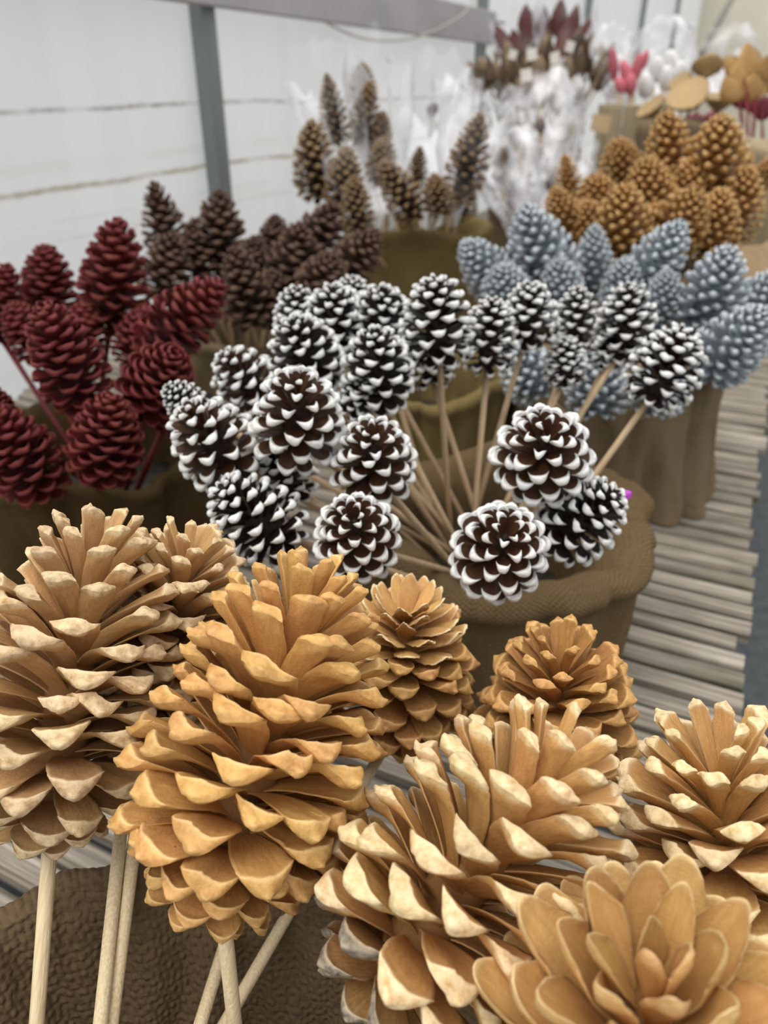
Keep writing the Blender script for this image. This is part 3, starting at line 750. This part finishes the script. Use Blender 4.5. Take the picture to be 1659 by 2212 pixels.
# ---- white tipped cones
GB = 'white-tipped cones in the middle pot'
K = .000355
bw = [  # set, px, py, w, k, aspect, a, tau, label
    ('bw', 642, 890, 212, .000370, 1.0, 0, 42, 'large white-tipped cone in the middle of the left cluster'),
    ('bw', 455, 945, 195, .000385, 1.05, -38, 30, 'white-tipped cone with orange brown scales at the far left of its pot'),
    ('bwd', 540, 1108, 195, .000370, 1.05, -48, 20, 'dark white-tipped cone lowest on the left of its pot'),
    ('bw', 805, 985, 195, .000375, .95, -4, 52, 'white-tipped cone below the pot centre, just left of the bare sticks'),
    ('bw', 770, 1150, 198, .000350, .95, -8, 64, 'white-tipped cone right above the tip of the largest golden cone'),
    ('bw', 1082, 1183, 222, .000345, .95, 22, 66, 'white-tipped cone facing the viewer in front of the burlap rim'),
    ('bw', 1172, 972, 222, .000365, .9, 5, 58, 'white-tipped cone with brown glossy scales topmost of the right front three'),
    ('bwd', 1268, 1112, 182, .000385, 1.05, 52, 26, 'dark white-tipped cone turned right, lowest at the right of its pot'),
    ('bwd', 815, 788, 158, .000450, 1.1, -2, 34, 'dark white-tipped cone right of the large middle one, above the sticks'),
    ('bw', 525, 815, 140, .000460, 1.0, -42, 25, 'small white-tipped cone pointing left behind the large middle one'),
    ('bwd', 645, 678, 112, .000520, 1.05, -8, 22, 'small white-tipped cone at the upper left corner of its cluster'),
    ('bwd', 722, 690, 150, .000500, .95, 0, 30, 'white-tipped cone thick with paint at the back of the left cluster'),
    ('bwd', 655, 758, 160, .000460, .95, -20, 32, 'white-tipped cone thick with paint directly above the large middle one'),
    ('bwd', 822, 682, 140, .000500, .9, 8, 34, 'white-tipped cone behind, between the left cluster and the tall upright one'),
    ('bwd', 943, 683, 158, .000460, 1.12, -4, 18, 'tall upright black and white cone at the back centre of its pot'),
    ('bwd', 1058, 715, 122, .000500, 1.25, 4, 10, 'greyish white-tipped cone right of the tall upright back centre one'),
    ('bwd', 1142, 672, 122, .000520, 1.02, 4, 22, 'small round white-tipped cone with its own bare stick, fourth from the right at the back'),
    ('bwd', 1245, 680, 100, .000560, 1.3, 2, 14, 'narrow white-tipped cone standing third from the right at the back'),
    ('bwd', 1355, 685, 128, .000540, 1.2, 4, 14, 'dark pointed white-tipped cone second from the right at the back'),
    ('bwd', 1445, 782, 150, .000480, 1.05, 24, 4, 'white-tipped cone at the far right of its pot with a long bare stick'),
    ('bwd', 925, 772, 110, .000520, .9, -8, 8, 'grey white-tipped cone hanging low under the tall upright back centre one'),
    ('bwd', 1222, 775, 92, .000540, 1.05, 0, 6, 'little grey white-tipped cone under the narrow one at the back'),
    ('bwd', 605, 1012, 130, .000420, 1.0, -30, 18, 'dark white-tipped cone mostly hidden below the large middle one'),
    ('bwd', 775, 850, 90, .000460, 1.0, 10, 20, 'little white-tipped cone peeping out right of the large middle one'),
    ('bwd', 392, 862, 84, .000430, 1.1, -50, 24, 'little white-tipped cone tip at the extreme left beside the red cones'),
    ('bwd', 1322, 735, 100, .000560, .9, 10, 8, 'grey white-tipped cone hanging under the dark pointed one'),
    ('bwd', 760, 640, 90, .000540, .9, 4, 24, 'little white-tipped cone farthest back in the left cluster'),
]
for s_, px, py, w_, k, asp, a, tau, lab in bw:
    cone(s_, s_, px, py, w_ * (1.1 if w_ < 165 else 1.03), k, asp, a, tau, 'bw', lab, GB)
# ---- red
GR = 'dark red cones in the left pot'
rd = [
    (140, 768, 170, .00050, 1.42, -24, 24, 'dark red cone with curled tip leaning left, front and centre of the red ones'),
    (230, 945, 168, .00050, 1.15, 6, 30, 'plump dark red cone hanging lowest, right above the burlap rim'),
    (343, 822, 168, .00052, 1.05, 28, 46, 'dark red cone with rosette tip next to the white-tipped cones'),
    (400, 685, 150, .00060, 1.55, 44, 18, 'long dark red cone leaning right in front of the brown ones'),
    (248, 592, 158, .00066, 1.50, 4, 18, 'tallest dark red cone standing against the film wall'),
    (105, 615, 128, .00070, 1.25, -4, 16, 'dark red cone standing upright at the upper left against the film wall'),
    (42, 975, 170, .00050, 1.35, -30, 26, 'dark red cone at the left edge just above the burlap'),
    (2, 650, 105, .00066, 1.6, 10, 14, 'dark red cone cut by the left edge, uppermost there'),
    (-12, 880, 90, .00050, 1.2, -20, 30, 'small dark red cone sliver at the left edge above the lowest one'),
    (60, 715, 110, .00064, 1.1, -30, 10, 'shaded dark red cone behind the leaning one at the left'),
    (390, 890, 110, .00058, 1.0, 50, 10, 'shaded dark red cone under the rosette one beside the white-tipped cones'),
    (180, 720, 110, .00066, 1.1, 0, 5, 'shaded dark red cone between the tallest one and the leaning one'),
    (300, 730, 110, .00066, 1.1, 10, 5, 'shaded dark red cone behind the rosette one'),
]
for px, py, w_, k, asp, a, tau, lab in rd:
    cone('red', 'red', px, py, w_ * 1.06, k, asp, a, tau, 'red', lab, GR)
# ---- brown
GN = 'natural brown cones by the film wall'
br = [
    (352, 480, 100, .00092, 1.7, -14, 10, 'tallest natural brown cone with spiky tip, at the left of its pot'),
    (475, 497, 118, .00090, 1.35, 0, 14, 'natural brown cone in front of the grey steel post'),
    (362, 572, 108, .00086, 1.25, 12, 10, 'dark brown cone between the tallest red one and the leaning red one'),
    (525, 615, 112, .00080, 1.45, -14, 14, 'brown cone hanging low at the front of its pot'),
    (595, 515, 82, .00096, 1.1, 0, 14, 'small blackish brown cone in the gap right of the steel post'),
    (640, 565, 128, .00086, 1.2, 6, 20, 'brown cone in the middle of its pot above the white-tipped cluster'),
    (695, 500, 105, .00094, 1.25, 28, 16, 'brown cone leaning right below the bronze wrapped cones'),
    (770, 560, 108, .00084, 1.5, 42, 20, 'brown cone with frosted scales leaning farthest right'),
    (700, 605, 112, .00080, 1.0, 20, 24, 'brown cone tucked under the frosted leaning one'),
    (425, 540, 96, .00090, 1.3, -4, 10, 'brown cone between the tallest one and the one at the post'),
    (545, 560, 84, .00088, 1.1, 10, 14, 'small brown cone in the dip at the centre of its pot'),
    (590, 640, 96, .00084, 1.1, 0, 10, 'shaded brown cone above a bare stick stub at the front of its pot'),
]
for px, py, w_, k, asp, a, tau, lab in br:
    cone('brown', 'brown', px, py, w_ * 1.15, k, asp, a, tau, 'brown', lab, GN)
# ---- silver
GS = 'silver painted cones'
sl = [
    (1165, 545, 150, .00080, 1.3, -18, 22, 'silver cone with the highest tip at the upper left of its pot'),
    (1048, 580, 112, .00080, 1.3, -40, 18, 'silver cone leaning left at the left edge of its pot'),
    (1282, 565, 92, .00084, 1.6, 2, 14, 'slim upright silver cone in the middle of its pot'),
    (1418, 565, 128, .00078, 1.4, 36, 20, 'silver cone leaning right below the gold cones'),
    (1545, 625, 150, .00072, 1.15, 18, 24, 'plump silver cone with neat rows of knobs at the right'),
    (1588, 738, 148, .00066, 1.15, 44, 26, 'lowest silver cone at the right edge beside the bare slats'),
    (1092, 628, 112, .00076, 1.0, -14, 30, 'small silver cone right behind the greyish white-tipped ones'),
    (1652, 640, 110, .00076, 1.2, 44, 14, 'silver cone cut by the right edge'),
    (1135, 795, 125, .00068, 1.0, -30, 0, 'shaded silver cone hanging low behind the bare sticks'),
    (1290, 825, 135, .00066, .95, 0, 6, 'shaded silver cone lowest behind the narrow white-tipped one'),
    (1432, 645, 92, .00074, 1.3, 10, 22, 'silver cone just right of the dark pointed white-tipped cone'),
    (1210, 625, 110, .00078, 1.15, -4, 24, 'silver cone in the middle behind the small round white-tipped ones'),
    (1425, 835, 120, .00064, .85, 20, 6, 'shaded silver cone under the far right white-tipped cone'),
    (1345, 620, 100, .00078, 1.2, 8, 20, 'silver cone mostly behind the dark pointed white-tipped cone'),
]
for px, py, w_, k, asp, a, tau, lab in sl:
    cone('silver', 'silver', px, py, w_ * 1.12, k, asp, a, tau, 'silver', lab, GS)
# ---- gold
GG = 'gold painted cones'
gd = [
    (1445, 335, 112, .00104, 1.45, -4, 20, 'gold cone with the highest tip under the lotus pods'),
    (1545, 345, 135, .00100, 1.15, 10, 22, 'largest gold cone at the upper right of its pot'),
    (1340, 350, 85, .00108, 1.0, -8, 26, 'small gold cone at the top left of the big gold ones'),
    (1228, 395, 62, .00108, 1.7, -8, 12, 'slim gold cone at the far left beside the white cellophane'),
    (1290, 435, 100, .00102, 1.0, -10, 30, 'bright gold cone right of the slim left one'),
    (1215, 465, 85, .00100, 1.3, -18, 20, 'gold cone lowest at the left of its pot'),
    (1345, 480, 122, .00094, 1.15, 4, 24, 'gold cone at the front behind the slim silver one'),
    (1472, 475, 118, .00094, 1.1, 30, 34, 'gold cone curving to the right at the front of its pot'),
    (1600, 440, 98, .00100, 1.4, 14, 18, 'gold cone at the right side of its pot'),
    (1400, 410, 112, .00100, 1.05, -6, 26, 'gold cone in the middle below the highest tip'),
    (1655, 372, 52, .00110, 1.1, 30, 16, 'little gold cone cut by the right edge'),
    (1545, 485, 105, .00096, 1.25, 12, 16, 'shaded gold cone at the lower right of its pot'),
    (1598, 362, 60, .00108, 1.1, 20, 16, 'little gold cone peeping out behind the largest one'),
    (1490, 405, 96, .00102, 1.1, 4, 20, 'gold cone in the middle between the largest and the curving one'),
    (1415, 500, 90, .00098, 1.1, 0, 16, 'shaded gold cone low at the front behind the leaning silver one'),
    (1275, 490, 90, .00100, 1.1, -10, 16, 'shaded gold cone low at the left behind the slim silver one'),
]
for px, py, w_, k, asp, a, tau, lab in gd:
    cone('gold', 'gold', px, py, w_ * 1.18, k, asp, a, tau, 'gold', lab, GG)
# ---- bronze frosted in cellophane
GF = 'bronze cones wrapped in cellophane'
fr = [
    (717, 235, 58, .00124, 2.1, -10, 12, 'slim bronze cone at the upper left against the film wall'),
    (790, 245, 64, .00122, 1.7, 8, 12, 'bronze cone with shining rows at the top of its pot'),
    (783, 185, 60, .00130, 1.2, 0, 14, 'bronze cone farthest up behind the shining one'),
    (680, 345, 92, .00114, 1.45, -6, 16, 'bronze cone at the far left of its pot'),
    (745, 385, 82, .00112, 1.3, 4, 16, 'bronze cone right of the far left one behind cellophane glare'),
    (770, 440, 66, .00108, 1.5, -8, 14, 'bronze cone hanging lowest at the left of its pot'),
    (862, 410, 80, .00110, 1.5, -36, 14, 'bronze cone tilted left in the middle of its pot'),
    (1015, 335, 84, .00112, 1.75, 16, 12, 'tall bronze cone leaning right at the right of its pot'),
    (945, 420, 62, .00110, 1.15, -12, 18, 'small bronze cone at the foot of the tall right one'),
    (825, 345, 62, .00120, 1.3, 10, 14, 'bronze cone half hidden by cellophane in the middle'),
    (903, 362, 44, .00120, 1.7, 6, 14, 'thin bronze cone in the middle gap'),
    (820, 285, 56, .00126, 1.2, 10, 14, 'bronze cone just below the shining one'),
    (1000, 430, 60, .00116, 1.1, 10, 14, 'shaded bronze cone under the tall right one'),
]
for px, py, w_, k, asp, a, tau, lab in fr:
    cone('frost', 'frost', px, py, w_ * 1.24, k, asp, a, tau, 'frost', lab, GF)

# ------------------------------------------------------------------ cellophane sleeves
def sleeve(px0, py0, px1, py1, k0, k1, r0, r1, mat, label, seed, group='cellophane sleeves', crumple=.16, open_=True):
    rr = random.Random(seed)
    b = at(px0, py0, k0); t = at(px1, py1, k1); ax = t - b; L = ax.length
    mw = Matrix.Translation(b) @ frame(ax).to_4x4()
    n, m = 40, 16; v, f = [], []
    for i in range(m + 1):
        s_ = i / m
        r = r0 + (r1 - r0) * sm(s_ * 1.15) 
        for j in range(n):
            a = 2 * math.pi * j / n
            q = noise.noise(Vector((math.cos(a) * 2.2 + seed, math.sin(a) * 2.2, s_ * 3)))
            q2 = noise.noise(Vector((math.cos(a) * 5 + seed, math.sin(a) * 5, s_ * 8)))
            ridge = abs(q2) * 1.6 - .4
            rad = r * (1 + crumple * q * 1.3 + crumple * ridge * .6)
            z = L * s_ + (L * .14 * noise.noise(Vector((math.cos(a) * 3 + seed, math.sin(a) * 3, 5))) if i > m - 3 else 0)
            v.append((rad * math.cos(a), rad * math.sin(a), z))
    for i in range(m):
        for j in range(n):
            f.append((i * n + j, i * n + (j + 1) % n, (i + 1) * n + (j + 1) % n, (i + 1) * n + j))
    if not open_:
        v.append((0, 0, L * 1.04)); c_ = len(v) - 1
        for j in range(n): f.append((m * n + j, m * n + (j + 1) % n, c_))
    o = link('cellophane_sleeve', mesh_from('cellophane_sleeve', v, f, [mat])); o.matrix_world = mw
    return tag(o, label, 'wrapper', group)
sleeve(790, 490, 690, 140, .00120, .00122, .03, .10, M['cello'], 'clear crumpled cellophane around the left bronze cones', 4)
sleeve(830, 490, 820, 120, .00122, .00126, .03, .10, M['cello'], 'clear crumpled cellophane around the topmost bronze cones', 15)
sleeve(930, 480, 930, 180, .00124, .00134, .03, .12, M['cello'], 'clear cellophane with glare in the gap left of the tall bronze cone', 27)
sleeve(960, 480, 1040, 210, .00114, .00112, .03, .085, M['cello'], 'clear cellophane around the tall right bronze cone', 31)
sleeve(800, 500, 790, 330, .00112, .00110, .03, .10, M['cello'], 'clear cellophane around the lowest bronze cones', 38)
GW = 'white cellophane sprays'
sleeve(1165, 500, 1175, 215, .00150, .00158, .04, .13, M['cello_white'], 'white crumpled cellophane with a star shaped top below the paper tags', 44, GW, .34)
sleeve(1140, 520, 1090, 330, .00140, .00146, .05, .10, M['cello_white'], 'white cellophane beside the tall bronze cone', 51, GW, .34)
sleeve(1180, 540, 1190, 380, .00134, .00136, .05, .11, M['cello_white'], 'lowest white cellophane just above the silver cones', 58, GW, .34)
sleeve(1230, 470, 1250, 290, .00150, .00154, .03, .07, M['cello'], 'clear cellophane bulge beside the planter', 66, GW, .2)
sleeve(1000, 440, 990, 215, .00150, .0016, .04, .10, M['cello_white'], 'white cellophane behind the tall bronze cone', 69, GW, .34)

# ------------------------------------------------------------------ far picks: pods, petals, blooms, lotus, leaves
def spindle(name, mat, n=10, ridge=.08, prof=None):
    prof = prof or [(.05, 0), (.55, .12), (.95, .35), (1, .55), (.8, .78), (.4, .93), (.06, 1)]
    v, f = [], []
    for r, z in prof:
        for j in range(n):
            t = 2 * math.pi * j / n; q = r * (1 + ridge * (1 if j % 2 else -1))
            v.append((q * math.cos(t), q * math.sin(t), z))
    m = len(prof)
    for i in range(m - 1):
        for j in range(n): f.append((i * n + j, i * n + (j + 1) % n, (i + 1) * n + (j + 1) % n, (i + 1) * n + j))
    f.append(tuple(range(n))[::-1]); f.append(tuple((m - 1) * n + j for j in range(n)))
    return mesh_from(name, v, f, [mat])
def leaf_mesh(name, mat, cup=.25, curl=.15, ns=9, nw=5, thick=.02):
    v, f = [], []
    for side in (0, 1):
        for i in range(ns + 1):
            t = i / ns; w = math.sin(math.pi * (t ** .8)) ** .75 * .5 if 0 < t < 1 else .02
            for j in range(nw):
                u = -1 + 2 * j / (nw - 1)
                v.append((u * w, curl * t * t + cup * u * u * w - side * thick * (1 - abs(u)) - (.004 if side else 0), t))
    q = (ns + 1) * nw
    for side in (0, 1):
        for i in range(ns):
            for j in range(nw - 1):
                a = side * q + i * nw + j; fc = (a, a + 1, a + nw + 1, a + nw)
                f.append(fc if side == 0 else fc[::-1])
    for i in range(ns):
        for j in (0, nw - 1):
            a = i * nw + j; f.append((a, a + nw, q + a + nw, q + a))
    return mesh_from(name, v, f, [mat])
M['pod_grey'] = plain_noise('pod_grey', (.16, .13, .125), (.26, .22, .21), 30, .8)
PODG = spindle('pod', M['pod_grey']); POD = spindle('pod', M['pod']); PODD = spindle('pod', M['pod_dark'])
BARK = leaf_mesh('husk', M['pod'])
def pick(name, px, py, k, a, tau, Lpx, Wpx, mesh, stickmat, potkey, label, cat, group, part, sr=.003, husks=0, stick=True):
    SEED[0] += 1; rr = random.Random(SEED[0])
    ax = ray_axis(px, py, a, tau); L = Lpx * k; W = Wpx * k
    base = at(px, py, k) - ax * L / 2
    mw = Matrix.Translation(base) @ (frame(ax, FWD) @ Matrix.Rotation(rr.uniform(-.5, .5), 3, 'Z')).to_4x4()
    root = link(name, None); root.matrix_world = mw; tag(root, label, cat, group)
    o = link(part, mesh, root); o.scale = (W / 2, W / 2, L)
    for h in range(husks):
        o = link('husk', BARK, root)
        o.matrix_basis = Matrix.Rotation(h * 6.283 / husks + rr.uniform(-.3, .3), 4, 'Z') @ Matrix.Translation((0, W * .3, L * .05)) @ Matrix.Rotation(R(-rr.uniform(10, 30)), 4, 'X') @ Matrix.Diagonal((W * .7, W * .7, L * 1.05, 1))
    if stick:
        inv = mw.inverted(); tg = POT[potkey] + Vector((rr.uniform(-.05, .05), rr.uniform(-.05, .05), .1))
        link('stick', tube_mesh('stick', [inv @ (base + ax * L * .1), inv @ tg], sr, stickmat, 6), root)
    return root
rr = random.Random(77)
GP = 'brown seed pods with tags'
where = ['at the far left', 'second from the left', 'third from the left', 'left of the left tag', 'above the left tag', 'between the two tags', 'above the right tag', 'right of the right tag', 'right of centre', 'at the right', 'at the far right', 'next to the pink blooms', 'low at the left', 'low between the tags', 'low at the right', 'topmost at the centre', 'topmost at the right', 'topmost at the left', 'low under the right tag', 'low under the left tag']
pts = [(1030, 180), (1048, 160), (1080, 168), (1105, 155), (1130, 140), (1165, 160), (1195, 140), (1225, 165), (1250, 150), (1268, 125), (1290, 135), (1298, 165), (1092, 205), (1160, 205), (1238, 205), (1180, 118), (1245, 108), (1100, 130), (1205, 210), (1128, 205)]
for i, ((x, y), w_) in enumerate(zip(pts, where)):
    a = (x - 1165) * .16
    pick('seed_pod_pick', x, y, .00178 + .0001 * (y < 150), a + rr.uniform(-8, 8), 12, 66 + rr.uniform(-8, 10), 34, PODD if i % 4 == 0 else POD, M['dowel_dull'], 'pods', 'brown dried seed pod with open husks, ' + w_ + ' of the tagged bunch', 'seed pod', GP, 'pod', husks=4)
tm = box_mesh('tag_card', 1, .04, 1, M['tag'], 0)
for x, y, w_, l_ in ((1138, 176, 24, 'lower left'), (1195, 172, 24, 'lower right'), (1150, 130, 22, 'upper left'), (1200, 138, 22, 'upper right'), (1105, 128, 18, 'leftmost'), (1228, 112, 20, 'highest')):
    o = link('paper_tag', tm); k = .00168
    o.matrix_world = Matrix.Translation(at(x, y, k)) @ Matrix.Rotation(R(rr.uniform(-18, 18)), 4, 'Z') @ Matrix.Rotation(R(rr.uniform(-15, 15)), 4, 'Y') @ Matrix.Diagonal((w_ * k, .03, w_ * k, 1))
    tag(o, 'small square cream paper tag, ' + l_ + ' on the brown seed pod bunch', 'tag', 'paper tags on the seed pods')
BR = at(1270, 270, .00145)
o = link('paper_tag', box_mesh('kraft_card', .06, .002, .05, M['kraft'], 0)); o.matrix_world = Matrix.Translation(at(1293, 285, .00150)) @ Matrix.Rotation(R(-25), 4, 'Z') @ Matrix.Rotation(R(8), 4, 'Y')
tag(o, 'tan kraft paper tag in front of the wooden planter', 'tag')
# maroon pods
PET = leaf_mesh('petal', M['maroon'], .5, .08)
GM = 'maroon pods in cellophane'
for i, (x, y, a, L, l_) in enumerate(((1092, 95, -28, 80, 'leftmost, bent outwards'), (1118, 105, -14, 70, 'second from the left'), (1148, 70, -8, 100, 'left one of the tall dark pair'), (1176, 80, 2, 100, 'darkest in the middle'), (1212, 42, 4, 70, 'tallest at the top'), (1240, 62, 12, 80, 'right of the tallest'), (1258, 90, 20, 80, 'rightmost'), (1222, 95, 8, 80, 'low at the right'), (1140, 50, -10, 60, 'behind the dark pair'))):
    pick('maroon_pod_pick', x, y, .00225, a, 6, L * 1.1, 84, PET, M['dowel_dull'], 'maroon', 'maroon dried pod blade, ' + l_, 'dried pod', GM, 'petal')
sleeve(1150, 190, 1110, 20, .0022, .0022, .06, .13, M['cello'], 'clear cellophane around the left maroon pods', 71, 'sleeves at the back')
sleeve(1190, 190, 1225, 15, .0022, .0022, .06, .14, M['cello'], 'clear cellophane around the right maroon pods', 72, 'sleeves at the back')
sleeve(1335, 215, 1320, 90, .00175, .0018, .04, .08, M['cello_white'], 'white cellophane left of the pink blooms', 73, 'sleeves at the back')
sleeve(1440, 215, 1430, 95, .00185, .0019, .05, .13, M['cello_white'], 'white cellophane behind the pink blooms', 74, 'sleeves at the back')
sleeve(1560, 200, 1560, 90, .0019, .0019, .05, .12, M['cello_white'], 'white cellophane behind the lotus pods', 75, 'sleeves at the back')
# pink blooms
PK = spindle('bloom', M['pink'], 10, .12); BG = spindle('bloom', M['burgundy'], 10, .12)
POT['planter'] = Vector((.90, 3.02, BZ + .3))
for i, (x, y, a, L, W, l_) in enumerate(((1325, 140, -4, 70, 20, 'tall one at the left'), (1352, 160, -18, 60, 24, 'left one of the bright cluster'), (1375, 150, 12, 62, 22, 'right one of the bright cluster'), (1390, 132, 22, 44, 18, 'tip at the right'), (1362, 182, 0, 44, 30, 'lowest in the cluster'), (1340, 185, -24, 36, 22, 'low at the left'))):
    pick('pink_bloom_pick', x, y, .00172, a, 10, L, W, PK, M['dowel_dull'], 'planter', 'pink dried bloom spike, ' + l_, 'dried flower', 'pink blooms in the planter', 'bloom')
WF = spindle('bloom', M['white_fluff'], 12, .2, [(.2, 0), (.9, .15), (1, .45), (.9, .7), (.5, .95), (.1, 1)])
for i, (x, y, l_) in enumerate(((1420, 150, 'left one'), (1450, 135, 'topmost'), (1440, 170, 'lowest'), (1468, 160, 'right one'), (1330, 200, 'small one under the pink spike'), (1395, 185, 'beside the bright pink cluster'))):
    pick('white_bloom_pick', x, y, .0018, rr.uniform(-20, 20), 15, 50, 30, WF, M['dowel_dull'], 'planter', 'fluffy white dried bloom, ' + l_ + ' by the pink blooms', 'dried flower', 'white blooms in the planter', 'bloom')
# lotus pods: flat topped funnels with seed holes
LOT = lathe_mesh('pod', [(.08, 0), (.2, .12), (.55, .35), (.92, .62), (1.0, .74), (.96, .80), (.9, .78), (.4, .76), (.05, .76)], M['lotus'], 14, .05, 4)
for x, y, k, a, tau, W, l_ in ((1488, 215, .00142, -10, 40, 92, 'largest, facing the viewer'), (1528, 150, .00152, 8, -35, 68, 'round one seen from below, highest'), (1553, 222, .00148, 14, 10, 72, 'darker one turned sideways'), (1470, 180, .0015, -24, 25, 50, 'small one behind the largest'), (1410, 238, .0015, -30, 20, 66, 'leftmost, half sunk at the pot rim')):
    r_ = pick('lotus_pod_pick', x, y, k, a, tau, W * .62, W, LOT, M['red_stick'], 'lotus', 'gold dried lotus pod, ' + l_, 'lotus pod', 'gold lotus pods', 'pod', sr=.0035)
# gold leaves
LF = leaf_mesh('leaf', M['leaf_gold'], .35, .12)
for x, y, a, L, W, l_ in ((1632, 135, -12, 80, 90, 'largest at the top'), (1606, 165, -20, 62, 70, 'in front of the largest'), (1585, 190, -26, 56, 60, 'lowest at the left'), (1652, 165, 10, 70, 80, 'cut by the right edge'), (1590, 140, -40, 56, 50, 'pointing left'), (1630, 190, 4, 50, 66, 'small one under the largest')):
    pick('gold_leaf_pick', x, y, .00135, a, 8, L * 1.1, W * 2.0, LF, M['red_stick'], 'leaf', 'gold dried leaf, ' + l_, 'dried leaf', 'gold leaves at the right edge', 'leaf', sr=.0025)
for x, y, a, L, W, k, l_ in ((1598, 215, -14, 40, 36, .0015, 'left one under the gold leaves'), (1625, 225, 0, 36, 34, .0015, 'middle one under the gold leaves'), (1650, 235, 10, 50, 40, .0014, 'cut by the right edge'), (1580, 160, -20, 44, 26, .0016, 'beside the highest lotus pod'), (1500, 262, 0, 34, 40, .0016, 'low between the lotus stems'), (1540, 258, 6, 34, 44, .0016, 'low under the darker lotus pod'), (1460, 268, -6, 30, 36, .0016, 'low under the largest lotus pod')):
    pick('burgundy_bloom_pick', x, y, k, a, 10, L, W, BG, M['red_stick'], 'leaf' if x > 1570 else 'lotus', 'burgundy dried bloom, ' + l_, 'dried flower', 'burgundy blooms', 'bloom', sr=.0025)
for x, y, l_ in ((935, 238, 'in the gap left of the tall bronze cone'), (1112, 300, 'at the left of the star shaped cellophane'), (1168, 270, 'in the middle of the star shaped cellophane'), (1160, 205, 'at the top of the star shaped cellophane'), (1150, 385, 'in the lower white cellophane'), (1105, 440, 'lowest beside the bronze cones'), (1190, 400, 'at the right of the lower white cellophane'), (1080, 385, 'left in the lower white cellophane')):
    pick('wrapped_seed_head', x, y, .00148 if y > 250 else .0016, rr.uniform(-30, 30), 15, 34, 24, PODG, M['dowel_dull'], 'wrap', 'dark seed head showing through cellophane, ' + l_, 'seed head', 'dark seed heads in cellophane', 'head')
# kraft paper corner by the gold pot, magenta scrap at the burlap rim
kv = [(-.5, .0, 0), (.5, .1, 0), (.62, .55, .35), (.35, .1, .95), (-.45, .05, .80), (-.6, .5, .30), (0, -.25, .1), (-.05, -.2, .82)]
kv2 = [(x * .93, y + .06, z - .03) for x, y, z in kv]
kf = [(0, 6, 7, 4), (6, 1, 3, 7), (1, 2, 3), (0, 4, 5)]
kp = link('kraft_wrap', mesh_from('kraft_wrap', kv + kv2, kf + [tuple(8 + q for q in reversed(f_)) for f_ in kf] + [(0, 8, 14, 6), (6, 14, 9, 1), (4, 7, 15, 12), (7, 3, 11, 15)], [M['kraft']], False))
kp.matrix_world = Matrix.Translation(at(1632, 605, .00096)) @ frame(ray_axis(1630, 560, 8, 10), FWD).to_4x4() @ Matrix.Diagonal((.085, .06, .088, 1))
tag(kp, 'folded kraft paper corner right of the gold cones', 'paper')
mg = link('magenta_petal', leaf_mesh('magenta_petal', M['magenta'], .6, .3))
mg.matrix_world = Matrix.Translation(at(1345, 1075, .00042)) @ frame(ray_axis(1350, 1068, 60, 20), FWD).to_4x4() @ Matrix.Diagonal((.009, .007, .009, 1))
tag(mg, 'tiny magenta scrap behind the dark cone at the burlap rim', 'scrap')
